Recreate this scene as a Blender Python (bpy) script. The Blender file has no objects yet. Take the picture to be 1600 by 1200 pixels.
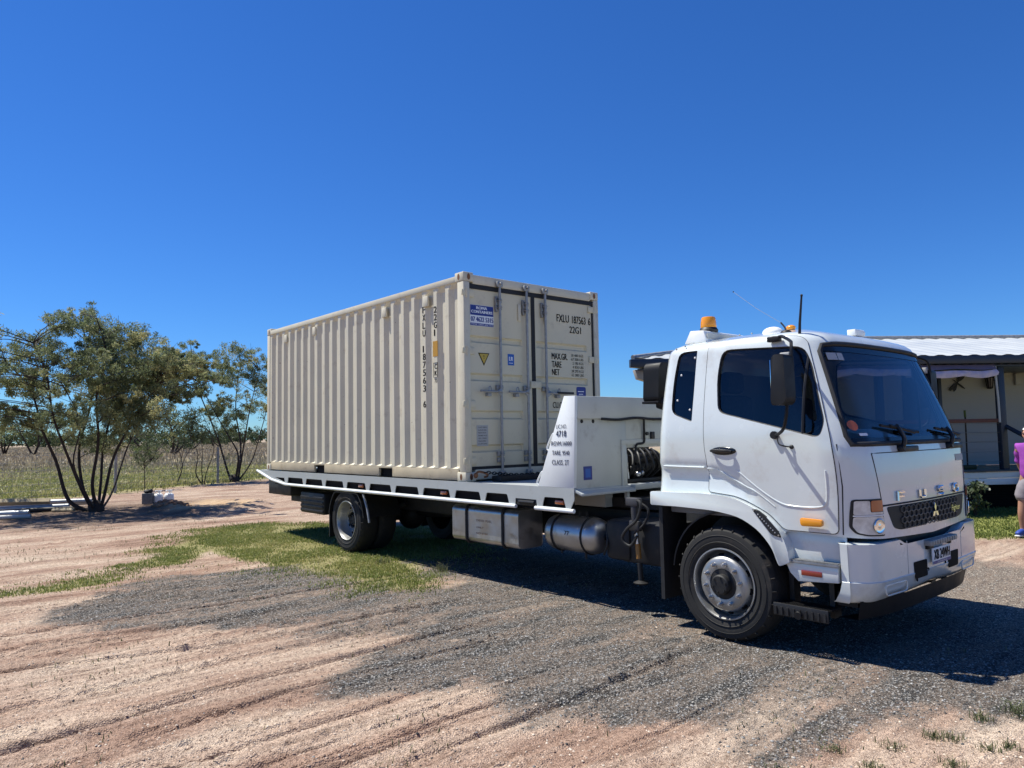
import bpy, bmesh, math, random
import numpy as np
from mathutils import Vector, Matrix, geometry
random.seed(7); RNG = np.random.default_rng(11)
SC = bpy.context.scene; COL = SC.collection
R = math.radians
# ---------------------------------------------------------------- camera
cd = bpy.data.cameras.new('camera'); cam = bpy.data.objects.new('camera', cd); COL.objects.link(cam)
CAM = Vector((7.178, -6.621, 1.739)); YAW, PIT, ROL = R(139.338), R(3.913), R(-1.062)
fw = Vector((math.cos(PIT)*math.cos(YAW), math.cos(PIT)*math.sin(YAW), math.sin(PIT)))
r0 = Vector((math.sin(YAW), -math.cos(YAW), 0)); u0 = r0.cross(fw)
rt = r0*math.cos(ROL)+u0*math.sin(ROL); up = -r0*math.sin(ROL)+u0*math.cos(ROL)
m = Matrix((rt, up, -fw)).transposed().to_4x4(); m.translation = CAM
cam.matrix_world = m
cd.sensor_fit = 'HORIZONTAL'; cd.sensor_width = 36.0; cd.lens = 1150.2/1600*36.0
cd.clip_start = 0.05; cd.clip_end = 9000
SC.camera = cam
# ---------------------------------------------------------------- sky, sun, exposure
SUN = Vector((-0.47, -0.26, 1.0)).normalized()          # towards the sun
EL = math.asin(SUN.z); AZ = math.atan2(SUN.x, SUN.y)
SKT = (.52, .93, 1.48)
W = bpy.data.worlds.new('World'); SC.world = W; W.use_nodes = True
nt = W.node_tree; bg = nt.nodes['Background']
sky = nt.nodes.new('ShaderNodeTexSky'); sky.sky_type = 'NISHITA'; sky.sun_disc = False
sky.sun_elevation = EL; sky.sun_rotation = AZ
sky.altitude = 250; sky.air_density = 1.0; sky.dust_density = 0.0; sky.ozone_density = 4.0
hs = nt.nodes.new('ShaderNodeHueSaturation'); hs.inputs['Saturation'].default_value = 1.15
wb = nt.nodes.new('ShaderNodeMix'); wb.data_type = 'RGBA'; wb.blend_type = 'MULTIPLY'; wb.inputs[0].default_value = 1
wb.inputs[7].default_value = (SKT[0], SKT[1], SKT[2], 1)   # the phone's white balance
nt.links.new(sky.outputs[0], hs.inputs['Color']); nt.links.new(hs.outputs[0], wb.inputs[6]); nt.links.new(wb.outputs[2], bg.inputs[0])
bg.inputs[1].default_value = 0.061
sl = bpy.data.lights.new('sun', 'SUN'); so = bpy.data.objects.new('sun', sl); COL.objects.link(so)
sl.energy = 5.0; sl.angle = R(0.5); sl.color = (1.0, 0.965, 0.87)
so.rotation_euler = (-SUN).to_track_quat('-Z', 'Y').to_euler(); so.location = (0, 0, 60)
SC.view_settings.view_transform = 'Standard'; SC.view_settings.look = 'None'
SC.view_settings.exposure = 0.55; SC.view_settings.gamma = 1.0
SC.cycles.max_bounces = 8; SC.cycles.transparent_max_bounces = 12
SC.cycles.caustics_reflective = False; SC.cycles.caustics_refractive = False
# ---------------------------------------------------------------- materials
MATS = {}
def mat(name, col, rough=0.5, metal=0.0, var=0.0, vscale=6.0, bump=0.0, bscale=60.0, spec=0.5, stain=None, stain_amt=0.0, sscale=3.0, coat=0.0, trans=0.0, spots=None, spscale=30, sthr=.68):
    if name in MATS: return MATS[name]
    M = bpy.data.materials.new(name); M.use_nodes = True; MATS[name] = M
    t = M.node_tree; N = t.nodes; L = t.links; b = N['Principled BSDF']
    b.inputs['Base Color'].default_value = (*col, 1); b.inputs['Roughness'].default_value = rough
    b.inputs['Metallic'].default_value = metal; b.inputs['Specular IOR Level'].default_value = spec
    b.inputs['Coat Weight'].default_value = coat; b.inputs['Coat Roughness'].default_value = 0.06
    b.inputs['Transmission Weight'].default_value = trans
    tc = N.new('ShaderNodeTexCoord')
    cur = None
    if var > 0:
        n = N.new('ShaderNodeTexNoise'); n.inputs['Scale'].default_value = vscale; n.inputs['Detail'].default_value = 6
        L.new(tc.outputs['Object'], n.inputs['Vector'])
        mr = N.new('ShaderNodeMapRange'); mr.inputs[1].default_value = .3; mr.inputs[2].default_value = .7
        mr.inputs[3].default_value = 1-var; mr.inputs[4].default_value = 1+var*.5
        L.new(n.outputs[0], mr.inputs[0])
        mx = N.new('ShaderNodeMix'); mx.data_type = 'RGBA'; mx.blend_type = 'MULTIPLY'; mx.inputs[0].default_value = 1
        mx.inputs[6].default_value = (*col, 1); L.new(mr.outputs[0], mx.inputs[7]); cur = mx.outputs[2]
        rr = N.new('ShaderNodeMapRange'); rr.inputs[1].default_value = .3; rr.inputs[2].default_value = .7
        rr.inputs[3].default_value = max(0.02, rough-.08); rr.inputs[4].default_value = min(1, rough+.1)
        L.new(n.outputs[0], rr.inputs[0]); L.new(rr.outputs[0], b.inputs['Roughness'])
    if stain:
        n2 = N.new('ShaderNodeTexNoise'); n2.inputs['Scale'].default_value = sscale; n2.inputs['Detail'].default_value = 9; n2.inputs['Roughness'].default_value = .7
        L.new(tc.outputs['Object'], n2.inputs['Vector'])
        m2 = N.new('ShaderNodeMapRange'); m2.inputs[1].default_value = .56; m2.inputs[2].default_value = .72; m2.inputs[4].default_value = stain_amt
        L.new(n2.outputs[0], m2.inputs[0])
        x2 = N.new('ShaderNodeMix'); x2.data_type = 'RGBA'
        if cur is not None: L.new(cur, x2.inputs[6])
        else: x2.inputs[6].default_value = (*col, 1)
        x2.inputs[7].default_value = (*stain, 1); L.new(m2.outputs[0], x2.inputs[0]); cur = x2.outputs[2]
    if spots:
        n4 = N.new('ShaderNodeTexNoise'); n4.inputs['Scale'].default_value = spscale; n4.inputs['Detail'].default_value = 3
        L.new(tc.outputs['Object'], n4.inputs['Vector'])
        m4 = N.new('ShaderNodeMapRange'); m4.inputs[1].default_value = sthr; m4.inputs[2].default_value = sthr+.03; m4.inputs[4].default_value = .8
        L.new(n4.outputs[0], m4.inputs[0])
        x4 = N.new('ShaderNodeMix'); x4.data_type = 'RGBA'
        if cur is not None: L.new(cur, x4.inputs[6])
        else: x4.inputs[6].default_value = (*col, 1)
        x4.inputs[7].default_value = (*spots, 1); L.new(m4.outputs[0], x4.inputs[0]); cur = x4.outputs[2]
    if cur is not None: L.new(cur, b.inputs['Base Color'])
    if bump > 0:
        n3 = N.new('ShaderNodeTexNoise'); n3.inputs['Scale'].default_value = bscale; n3.inputs['Detail'].default_value = 4
        L.new(tc.outputs['Object'], n3.inputs['Vector'])
        bp = N.new('ShaderNodeBump'); bp.inputs['Strength'].default_value = bump; bp.inputs['Distance'].default_value = .01
        L.new(n3.outputs[0], bp.inputs['Height']); L.new(bp.outputs[0], b.inputs['Normal'])
    return M
def glassmat(name, tint, alpha_dark, rough=0.02):
    """window glass: sees through with a tint, and mirrors the sky by Fresnel"""
    M = bpy.data.materials.new(name); M.use_nodes = True; MATS[name] = M
    t = M.node_tree; N = t.nodes; L = t.links; N.remove(N['Principled BSDF'])
    tr = N.new('ShaderNodeBsdfTransparent'); tr.inputs[0].default_value = (*tint, 1)
    gl = N.new('ShaderNodeBsdfGlossy'); gl.inputs['Roughness'].default_value = rough; gl.inputs[0].default_value = (*alpha_dark, 1)
    fr = N.new('ShaderNodeFresnel'); fr.inputs[0].default_value = 1.52
    mx = N.new('ShaderNodeMixShader'); L.new(fr.outputs[0], mx.inputs[0]); L.new(tr.outputs[0], mx.inputs[1]); L.new(gl.outputs[0], mx.inputs[2])
    L.new(mx.outputs[0], N['Material Output'].inputs[0]); return M
mat('cab_paint', (.655, .705, .70), .22, var=.05, vscale=2.2, coat=.9, stain=(.42, .37, .31), stain_amt=.38, sscale=3.2, spots=(.25, .22, .2), spscale=26, sthr=.76)
mat('tray_paint', (.40, .425, .42), .38, var=.06, vscale=3, stain=(.30, .27, .24), stain_amt=.35, sscale=7, bump=.05, bscale=30)
mat('headboard_shaded_grey', (.53, .55, .51), .42, var=.10, vscale=2.5, stain=(.25, .22, .18), stain_amt=.4, sscale=4)  # dirty grey front wall; its shade is put into the darker base colour
mat('headboard_paint', (.78, .81, .80), .36, var=.05, vscale=2.5, stain=(.34, .30, .27), stain_amt=.25, sscale=5)
mat('container_paint', (.64, .59, .45), .5, var=.06, vscale=2.4, stain=(.36, .29, .20), stain_amt=.5, sscale=5, bump=.10, bscale=7, spots=(.16, .08, .04), spscale=19, sthr=.74)
mat('container_door_paint', (.66, .595, .42), .5, var=.05, vscale=2.0, stain=(.38, .31, .22), stain_amt=.45, sscale=5, bump=.08, bscale=6, spots=(.18, .09, .05), spscale=22, sthr=.75)
mat('container_rail_paint', (.50, .425, .29), .55, var=.12, vscale=4, stain=(.24, .15, .08), stain_amt=.7, sscale=6, bump=.15, bscale=14, spots=(.15, .07, .035), spscale=14, sthr=.68)
mat('rust', (.20, .09, .04), .8, var=.5, vscale=25, bump=.3)
mat('galv', (.34, .345, .34), .5, .45, var=.25, vscale=18)
mat('steel', (.55, .55, .55), .3, .95, var=.25, vscale=14)
mat('alloy', (.40, .40, .39), .42, .8, var=.18, vscale=9, stain=(.25, .20, .15), stain_amt=.4, sscale=6)
mat('tank_alloy', (.46, .46, .46), .36, .85, var=.25, vscale=5, stain=(.20, .15, .10), stain_amt=.75, sscale=4, bump=.1, bscale=9)
mat('black_plastic', (.010, .010, .011), .5, var=.3, vscale=12, stain=(.05, .043, .036), stain_amt=.3, sscale=8)
mat('black_rubber', (.014, .014, .015), .65, var=.3, vscale=20)
mat('black_gloss', (.008, .009, .011), .18)
mat('tyre', (.015, .0145, .014), .78, var=.3, vscale=14, bump=.1, bscale=90, stain=(.09, .07, .055), stain_amt=.5, sscale=7)
mat('chassis', (.009, .009, .010), .6, var=.3, vscale=9, stain=(.045, .036, .028), stain_amt=.5, sscale=6)
mat('amber', (.80, .30, .01), .15, coat=.6, var=.1)
mat('red_lens', (.22, .03, .015), .2, coat=.5)
mat('orange_lens', (.40, .10, .03), .12, coat=.8)
mat('lamp_lens', (.66, .65, .60), .12, 0, coat=1.0, var=.35, vscale=14)
mat('white_plastic', (.80, .80, .79), .35, var=.04)
mat('chrome', (.85, .85, .86), .16, 1.0)
mat('grille_black', (.012, .014, .016), .55, spec=.3)
mat('honeycomb_grey', (.055, .058, .062), .5)
mat('mirror_black', (.007, .007, .008), .5, var=.2, spec=.3)
mat('leg_dark', (.05, .05, .055), .5, .3, var=.4)
mat('gold', (.55, .36, .05), .35, .2, var=.15)
mat('ink_black', (.006, .006, .007), .7, spec=.1)
mat('ram_amber', (.30, .14, .03), .45)
mat('ink_navy', (.018, .028, .07), .5)
mat('blue_label', (.012, .03, .22), .4)
mat('blue_bright', (.012, .10, .42), .4)
mat('label_white', (.78, .79, .80), .4)
mat('label_grey', (.42, .42, .40), .5)
mat('label_yellow', (.48, .25, .02), .45)
mat('interior', (.17, .175, .185), .75)
mat('seat_cloth', (.08, .085, .10), .9, var=.3, vscale=30)
mat('paper', (.66, .68, .66), .7)
mat('skin', (.46, .25, .17), .55, var=.12, vscale=14)
mat('skin_leg', (.36, .19, .12), .55, var=.15, vscale=10)
mat('hair_white', (.72, .70, .67), .7, var=.2, vscale=60, bump=.6, bscale=90)
mat('shirt_purple', (.30, .05, .37), .8, var=.12, vscale=6, bump=.1, bscale=14)
mat('shorts_grey', (.24, .22, .24), .85, var=.12, vscale=8)
mat('shoe_blue', (.02, .06, .32), .6, var=.15)
mat('sole_white', (.65, .66, .68), .6)
mat('sock_yellow', (.62, .55, .05), .85)
mat('sock_black', (.02, .02, .025), .85)
mat('roof_white', (.46, .48, .475), .35, var=.05, vscale=1.2)
mat('fascia_navy', (.022, .03, .048), .4, var=.1)
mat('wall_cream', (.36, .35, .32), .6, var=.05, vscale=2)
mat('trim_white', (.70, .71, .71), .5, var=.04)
mat('rail_brown', (.13, .04, .025), .6, var=.3, vscale=12)
mat('awning_cloth', (.15, .13, .20), .8, var=.1)
mat('awning_edge', (.55, .47, .56), .8, var=.15, vscale=9)
mat('dark_metal', (.02, .018, .016), .5, .5)
mat('bark', (.045, .032, .026), .9, var=.4, vscale=12, bump=.8, bscale=28)
mat('post_grey', (.30, .30, .29), .7, var=.25, vscale=8, stain=(.16, .12, .09), stain_amt=.5)
mat('wire', (.30, .30, .30), .5, .8)
mat('pole_galv', (.40, .42, .44), .45, .5, var=.25, vscale=5)
mat('timber', (.42, .34, .22), .8, var=.3, vscale=9, bump=.2, bscale=30)
mat('concrete_block', (.20, .20, .195), .9, var=.3, vscale=16, bump=.5, bscale=60)
mat('dirt_red', (.36, .19, .11), .95, var=.4, vscale=12, bump=.6, bscale=30)
glassmat('windscreen_glass', (.82, .90, .93), (.7, .8, .9))
glassmat('tint_glass', (.28, .32, .37), (.8, .9, 1.0))
def leafmat(name, c1, c2, c3, sc=1.3, transl=.3):
    M = bpy.data.materials.new(name); M.use_nodes = True; MATS[name] = M
    t = M.node_tree; N = t.nodes; L = t.links; b = N['Principled BSDF']
    at = N.new('ShaderNodeAttribute'); at.attribute_name = 'tone'
    rp = N.new('ShaderNodeValToRGB'); e = rp.color_ramp.elements
    e[0].position = .1; e[0].color = (*c1, 1); e[1].position = .95; e[1].color = (*c3, 1); k = e.new(.5); k.color = (*c2, 1)
    L.new(at.outputs['Fac'], rp.inputs[0]); L.new(rp.outputs[0], b.inputs['Base Color'])
    b.inputs['Roughness'].default_value = .55; b.inputs['Specular IOR Level'].default_value = .35
    tl = N.new('ShaderNodeBsdfTranslucent'); L.new(rp.outputs[0], tl.inputs[0])
    mx = N.new('ShaderNodeMixShader'); mx.inputs[0].default_value = transl
    L.new(b.outputs[0], mx.inputs[1]); L.new(tl.outputs[0], mx.inputs[2]); L.new(mx.outputs[0], N['Material Output'].inputs[0])
    return M
leafmat('wattle_leaf', (.10, .13, .062), (.235, .27, .135), (.44, .40, .18), transl=.5)
leafmat('far_leaf', (.032, .052, .022), (.055, .082, .03), (.11, .13, .045))
leafmat('shrub_leaf', (.075, .10, .045), (.12, .15, .06), (.20, .21, .09))
leafmat('bright_leaf', (.08, .12, .02), (.15, .20, .03), (.24, .28, .06))
leafmat('lawn_blade', (.13, .165, .04), (.24, .275, .07), (.42, .37, .16), transl=.35)
leafmat('field_blade', (.19, .21, .07), (.32, .32, .12), (.52, .44, .24), transl=.35)
leafmat('dry_blade', (.21, .175, .12), (.32, .265, .18), (.47, .40, .27), transl=.3)
leafmat('weed_blade', (.06, .085, .03), (.12, .14, .06), (.30, .27, .15), transl=.3)
leafmat('flower_leaf', (.05, .08, .03), (.12, .15, .08), (.62, .60, .55), transl=.3)
leafmat('stone_grey', (.025, .025, .026), (.10, .10, .098), (.34, .33, .31), transl=0)
leafmat('stone_tan', (.24, .15, .10), (.42, .30, .22), (.66, .55, .43), transl=0)

# ---------------------------------------------------------------- helpers
def tag(o, label, cat, group=None):
    o['label'] = label; o['category'] = cat
    if group: o['group'] = group
    return o
def empty(name, loc, label, cat, group=None):
    o = bpy.data.objects.new(name, None); COL.objects.link(o); o.location = loc; o.empty_display_size = .3
    return tag(o, label, cat, group)
def world_off(par):
    v = Vector((0, 0, 0))
    while par is not None: v += par.location; par = par.parent
    return v
def fast_mesh(name, V, F, material, parent=None, smooth=False, tone=None, attrs=None):
    V = np.asarray(V, np.float32); F = np.asarray(F, np.int32); k = F.shape[1]
    me = bpy.data.meshes.new(name)
    off = world_off(parent); V = V - np.array(off, np.float32)
    me.vertices.add(len(V)); me.vertices.foreach_set('co', V.ravel())
    me.loops.add(F.size); me.loops.foreach_set('vertex_index', F.ravel())
    me.polygons.add(len(F)); me.polygons.foreach_set('loop_start', np.arange(0, F.size, k, dtype=np.int32))
    me.polygons.foreach_set('loop_total', np.full(len(F), k, np.int32))
    me.polygons.foreach_set('use_smooth', np.full(len(F), smooth))
    me.update(calc_edges=True)
    if tone is not None:
        a = me.attributes.new('tone', 'FLOAT', 'FACE' if len(tone) == len(F) else 'POINT'); a.data.foreach_set('value', np.asarray(tone, np.float32))
    for n, v in (attrs or {}).items():
        a = me.attributes.new(n, 'FLOAT', 'POINT'); a.data.foreach_set('value', np.asarray(v, np.float32))
    me.materials.append(MATS[material])
    o = bpy.data.objects.new(name, me); COL.objects.link(o); o.parent = parent
    return o
def frame(d):
    d = Vector(d).normalized(); a = Vector((0, 0, 1)) if abs(d.z) < .9 else Vector((1, 0, 0))
    u = d.cross(a).normalized(); return u, d.cross(u).normalized()
class MB:
    def __init__(s): s.bm = bmesh.new()
    def verts(s, P): return [s.bm.verts.new(p) for p in P]
    def face(s, vs):
        try: return s.bm.faces.new(vs)
        except ValueError: return None
    def box(s, lo, hi, bev=0.0, rot=None, piv=None):
        lo, hi = Vector(lo), Vector(hi); c = (lo+hi)/2; h = (hi-lo)/2
        P = [Vector((x, y, z)) for x in (-h.x, h.x) for y in (-h.y, h.y) for z in (-h.z, h.z)]
        if rot is not None: P = [rot @ p for p in P]
        v = s.verts([c+p for p in P]); fs = []
        for q in ((0, 1, 3, 2), (4, 6, 7, 5), (0, 4, 5, 1), (2, 3, 7, 6), (0, 2, 6, 4), (1, 5, 7, 3)): fs.append(s.face([v[i] for i in q]))
        if bev > 0: s.bevel(fs, bev)
        return s
    def bevel(s, fs, bev, seg=2):
        es = list({e for f in fs if f for e in f.edges})
        bmesh.ops.bevel(s.bm, geom=es, offset=bev, segments=seg, profile=.5, affect='EDGES', clamp_overlap=True)
    def cyl(s, p0, p1, r0_, r1_=None, n=16, cap=True):
        p0, p1 = Vector(p0), Vector(p1); r1_ = r0_ if r1_ is None else r1_; u, w = frame(p1-p0)
        A = s.verts([p0+(u*math.cos(2*math.pi*i/n)+w*math.sin(2*math.pi*i/n))*r0_ for i in range(n)])
        B = s.verts([p1+(u*math.cos(2*math.pi*i/n)+w*math.sin(2*math.pi*i/n))*r1_ for i in range(n)])
        for i in range(n): s.face([A[i], A[(i+1) % n], B[(i+1) % n], B[i]])
        if cap: s.face(A[::-1]); s.face(B)
        return s
    def tube(s, path, r, n=8, closed=False, rad=None):
        P = [Vector(p) for p in path]; N = len(P); rings = []; u = None
        for i, p in enumerate(P):
            if closed: d = P[(i+1) % N]-P[i-1]
            else: d = P[min(i+1, N-1)]-P[max(i-1, 0)]
            if d.length < 1e-9: d = Vector((0, 0, 1))
            d.normalize()
            if u is None: u, w = frame(d)
            u = (u-d*u.dot(d)); u = u.normalized() if u.length > 1e-6 else frame(d)[0]
            w = d.cross(u); q = rad[i] if rad else r
            rings.append(s.verts([p+(u*math.cos(2*math.pi*k/n)+w*math.sin(2*math.pi*k/n))*q for k in range(n)]))
        for i in range(N if closed else N-1):
            A, B = rings[i], rings[(i+1) % N]
            for k in range(n): s.face([A[k], A[(k+1) % n], B[(k+1) % n], B[k]])
        if not closed: s.face(rings[0][::-1]); s.face(rings[-1])
        return s
    def lathe(s, prof, org, axis, n=40):
        """prof: list of (radius, distance along axis)"""
        org = Vector(org); axis = Vector(axis).normalized(); u, w = frame(axis); rings = []
        for r_, d in prof:
            if r_ < 1e-6: rings.append(s.verts([org+axis*d])); continue
            rings.append(s.verts([org+axis*d+(u*math.cos(2*math.pi*k/n)+w*math.sin(2*math.pi*k/n))*r_ for k in range(n)]))
        for A, B in zip(rings, rings[1:]):
            for k in range(n):
                if len(A) == 1 and len(B) == 1: continue
                if len(A) == 1: s.face([A[0], B[(k+1) % n], B[k]])
                elif len(B) == 1: s.face([A[k], A[(k+1) % n], B[0]])
                else: s.face([A[k], A[(k+1) % n], B[(k+1) % n], B[k]])
        return s
    def prism(s, poly, f, t0, t1, bev=0.0):
        """poly of 2-D points, f(a, b, t) -> point; extruded from t0 to t1"""
        A = s.verts([f(a, b, t0) for a, b in poly]); B = s.verts([f(a, b, t1) for a, b in poly]); n = len(poly)
        fs = [s.face(A[::-1]), s.face(B)]
        for i in range(n): fs.append(s.face([A[i], A[(i+1) % n], B[(i+1) % n], B[i]]))
        if bev > 0: s.bevel(fs, bev)
        return s
    def quad(s, *P): s.face(s.verts(P)); return s
    def ell(s, c, r_, n=12, m_=8, rot=None):
        c = Vector(c); rings = []
        for j in range(m_+1):
            th = math.pi*j/m_; ring = []
            for i in range(1 if j in (0, m_) else n):
                ph = 2*math.pi*i/n; p = Vector((r_[0]*math.sin(th)*math.cos(ph), r_[1]*math.sin(th)*math.sin(ph), r_[2]*math.cos(th)))
                ring.append(c+(rot @ p if rot is not None else p))
            rings.append(s.verts(ring))
        for A, B in zip(rings, rings[1:]):
            for k in range(n):
                if len(A) == 1: s.face([A[0], B[k], B[(k+1) % n]])
                elif len(B) == 1: s.face([A[k], B[0], A[(k+1) % n]])
                else: s.face([A[k], B[k], B[(k+1) % n], A[(k+1) % n]])
        return s
    def split(s, name, material, parent=None, smooth=35):
        """every connected piece becomes an object of its own"""
        left = set(s.bm.verts); out = []
        while left:
            st_ = [left.pop()]; isl = set(st_)
            while st_:
                v = st_.pop()
                for e in v.link_edges:
                    w = e.other_vert(v)
                    if w in left: left.remove(w); isl.add(w); st_.append(w)
            m2 = MB(); mp_ = {v: m2.bm.verts.new(v.co) for v in isl}
            for f in {f for v in isl for f in v.link_faces}: m2.face([mp_[v] for v in f.verts])
            out.append(m2.build(name, material, parent, smooth))
        s.bm.free(); return out
    def build(s, name, material, parent=None, smooth=35, label=None):
        bmesh.ops.recalc_face_normals(s.bm, faces=s.bm.faces)
        off = world_off(parent)
        for v in s.bm.verts: v.co -= off
        me = bpy.data.meshes.new(name); s.bm.to_mesh(me); s.bm.free()
        ml = material if isinstance(material, (list, tuple)) else [material]
        for q in ml: me.materials.append(MATS[q])
        if smooth:
            me.polygons.foreach_set('use_smooth', [True]*len(me.polygons))
            if smooth < 180: me.set_sharp_from_angle(angle=R(smooth))
        o = bpy.data.objects.new(name, me); COL.objects.link(o); o.parent = parent
        if label: o['label'] = label
        return o
XZ = lambda a, b, t: (a, t, b)
YZ = lambda a, b, t: (t, a, b)
XY = lambda a, b, t: (a, b, t)
def smooth_path(P, k=6, closed=False):
    P = [Vector(p) for p in P]; n = len(P); out = []
    for i in range(n if closed else n-1):
        g = lambda j: P[j % n] if closed else P[max(0, min(n-1, j))]
        a, b, c, d = g(i-1), g(i), g(i+1), g(i+2)
        for q in range(k):
            t = q/k; out.append(.5*((2*b)+(c-a)*t+(2*a-5*b+4*c-d)*t*t+(3*b-a-3*c+d)*t*t*t))
    if not closed: out.append(P[-1])
    return out
def round_poly(P, r_, k=4):
    """2-D polygon with its corners rounded"""
    out = []; n = len(P)
    for i in range(n):
        a, b, c = Vector(P[i-1]), Vector(P[i]), Vector(P[(i+1) % n])
        ra = r_[i] if isinstance(r_, (list, tuple)) else r_
        d1 = (a-b); d2 = (c-b); q = min(ra, d1.length*.45, d2.length*.45)
        p, e = b+d1.normalized()*q, b+d2.normalized()*q
        for j in range(k+1):
            t = j/k; out.append(((1-t)**2*p+2*t*(1-t)*b+t*t*e)[:])
    return [tuple(v) for v in out]
_fontcache = {}
def text_polys(s):
    if s in _fontcache: return _fontcache[s]
    cu = bpy.data.curves.new('t', 'FONT'); cu.body = s; cu.align_x = 'LEFT'; cu.resolution_u = 3; cu.fill_mode = 'FRONT'
    ob = bpy.data.objects.new('t', cu); COL.objects.link(ob)
    dg = bpy.context.evaluated_depsgraph_get(); dg.update()
    me = bpy.data.meshes.new_from_object(ob.evaluated_get(dg))
    V = [v.co.copy() for v in me.vertices]; F = [list(p.vertices) for p in me.polygons]
    bpy.data.objects.remove(ob); bpy.data.curves.remove(cu); bpy.data.meshes.remove(me)
    x0 = min(v.x for v in V); x1 = max(v.x for v in V); y0 = min(v.y for v in V); y1 = max(v.y for v in V)
    _fontcache[s] = (V, F, x0, x1, y0, y1); return _fontcache[s]
def sign(name, material, par, *a, **k):
    mb = MB(); text(mb, *a, **k); return mb.build(name, material, par)
def text(mb, s, org, u, v, width, height, bold=0.0):
    """lettering fitted to a width x height box whose lower-left corner is org"""
    V, F, x0, x1, y0, y1 = text_polys(s); org, u, v = Vector(org), Vector(u), Vector(v)
    n = u.cross(v)
    for k, dx in enumerate([0.0] if bold <= 0 else [-bold, 0, bold]):
        vs = mb.verts([org+u*((p.x-x0)/(x1-x0)*width+dx)+v*((p.y-y0)/(y1-y0)*height)+n*(.0004*k) for p in V])
        for f in F: mb.face([vs[i] for i in f])
# ---------------------------------------------------------------- ground
def vn(x, y, seed=0):
    xi = np.floor(x).astype(np.int64); yi = np.floor(y).astype(np.int64); fx = x-xi; fy = y-yi
    fx = fx*fx*(3-2*fx); fy = fy*fy*(3-2*fy)
    def h(a, b):
        n = (a*374761393+b*668265263+seed*974634599) & 0xFFFFFFFF
        n = ((n ^ (n >> 13))*1274126177) & 0xFFFFFFFF
        return ((n ^ (n >> 16)) & 0xFFFFFF)/float(0xFFFFFF)
    return (h(xi, yi)*(1-fx)+h(xi+1, yi)*fx)*(1-fy)+(h(xi, yi+1)*(1-fx)+h(xi+1, yi+1)*fx)*fy
def fbm(x, y, o=4, seed=0):
    s = 0; a = .5; t = 0
    for i in range(o): s = s+a*vn(x*2**i, y*2**i, seed+i*17); t += a; a *= .5
    return s/t
def sstep(a, b, x): t = np.clip((x-a)/(b-a), 0, 1); return t*t*(3-2*t)
def poly_sd(x, y, P):
    """signed distance to a polygon, positive inside"""
    d = np.full(x.shape, 1e9); ins = np.zeros(x.shape, bool); n = len(P)
    for i in range(n):
        (ax, ay), (bx, by) = P[i], P[(i+1) % n]; ex, ey = bx-ax, by-ay
        t = np.clip(((x-ax)*ex+(y-ay)*ey)/(ex*ex+ey*ey+1e-12), 0, 1)
        d = np.minimum(d, (x-ax-t*ex)**2+(y-ay-t*ey)**2)
        c = ((ay > y) != (by > y)) & (x < (bx-ax)*(y-ay)/((by-ay) if by != ay else 1e-12)+ax); ins ^= c
    d = np.sqrt(d); return np.where(ins, d, -d)
def line_d(x, y, P):
    d = np.full(x.shape, 1e9); sx = np.zeros(x.shape)
    for (ax, ay), (bx, by) in zip(P, P[1:]):
        ex, ey = bx-ax, by-ay; t = np.clip(((x-ax)*ex+(y-ay)*ey)/(ex*ex+ey*ey), 0, 1)
        q = np.hypot(x-ax-t*ex, y-ay-t*ey); s = np.sign((x-ax)*ey-(y-ay)*ex)
        k = q < d; d = np.where(k, q, d); sx = np.where(k, s*q, sx)
    return sx, d
GRAVEL = [(-1.54,-5.29),(-2.09,-4.76),(-2.89,-3.88),(-2.95,-3.23),(-2.58,-2.42),(-1.27,-2.33),(-0.06,-2.17),(0.07,-1.56),(-1.5,-.9),(-2.2,3.5),(9,4.2),(9,-1.0),(5.69,-1.29),(5.32,-1.77),(4.93,-2.09),(4.77,-2.52),(4.62,-2.75),(4.3,-2.95),(4.11,-3.22),(3.73,-3.4),(3.4,-3.35),(2.83,-3.18),(2.61,-3.65),(2.16,-3.87),(1.87,-3.23),(2.01,-2.81),(1.27,-3.12),(0.52,-3.88),(-0.23,-4.32),(-0.5,-4.91),(-1.17,-5.27)]
GRASS = [(-3.28,-5.32),(-3.75,-4.72),(-4.43,-3.77),(-6.53,-2.69),(-7.38,-1.76),(-7.51,-0.84),(-6.49,-0.35),(-6.2,1.0),(-3,1.5),(-1.6,.2),(-0.9,-1.1),(-0.24,-1.33),(0.26,-1.86),(-0.22,-2.56),(-1.39,-2.44),(-2.69,-2.47),(-3.63,-3.01),(-3.69,-3.75),(-3.21,-4.74)]
LAWN = [(4.6,7.4),(3.2,6.5),(1.5,5.2),(-1.2,4.2),(-6,8),(-8,14),(3,26),(14,18),(8,9)]
BARE = [(-3.6,-3.6),(-4.9,-2.6),(-3.9,-2.55),(-2.75,-2.55),(-2.7,-2.75),(-3.4,-3.1)]
SAND = [(-13.72,-0.88),(-14.48,0.61),(-12.96,1.3),(-11.02,0.46),(-11.23,-0.48),(-12.15,-1.24)]
FENCE_A, FENCE_D = Vector((-20.87, -.46)), Vector((-.476, .879))
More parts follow.
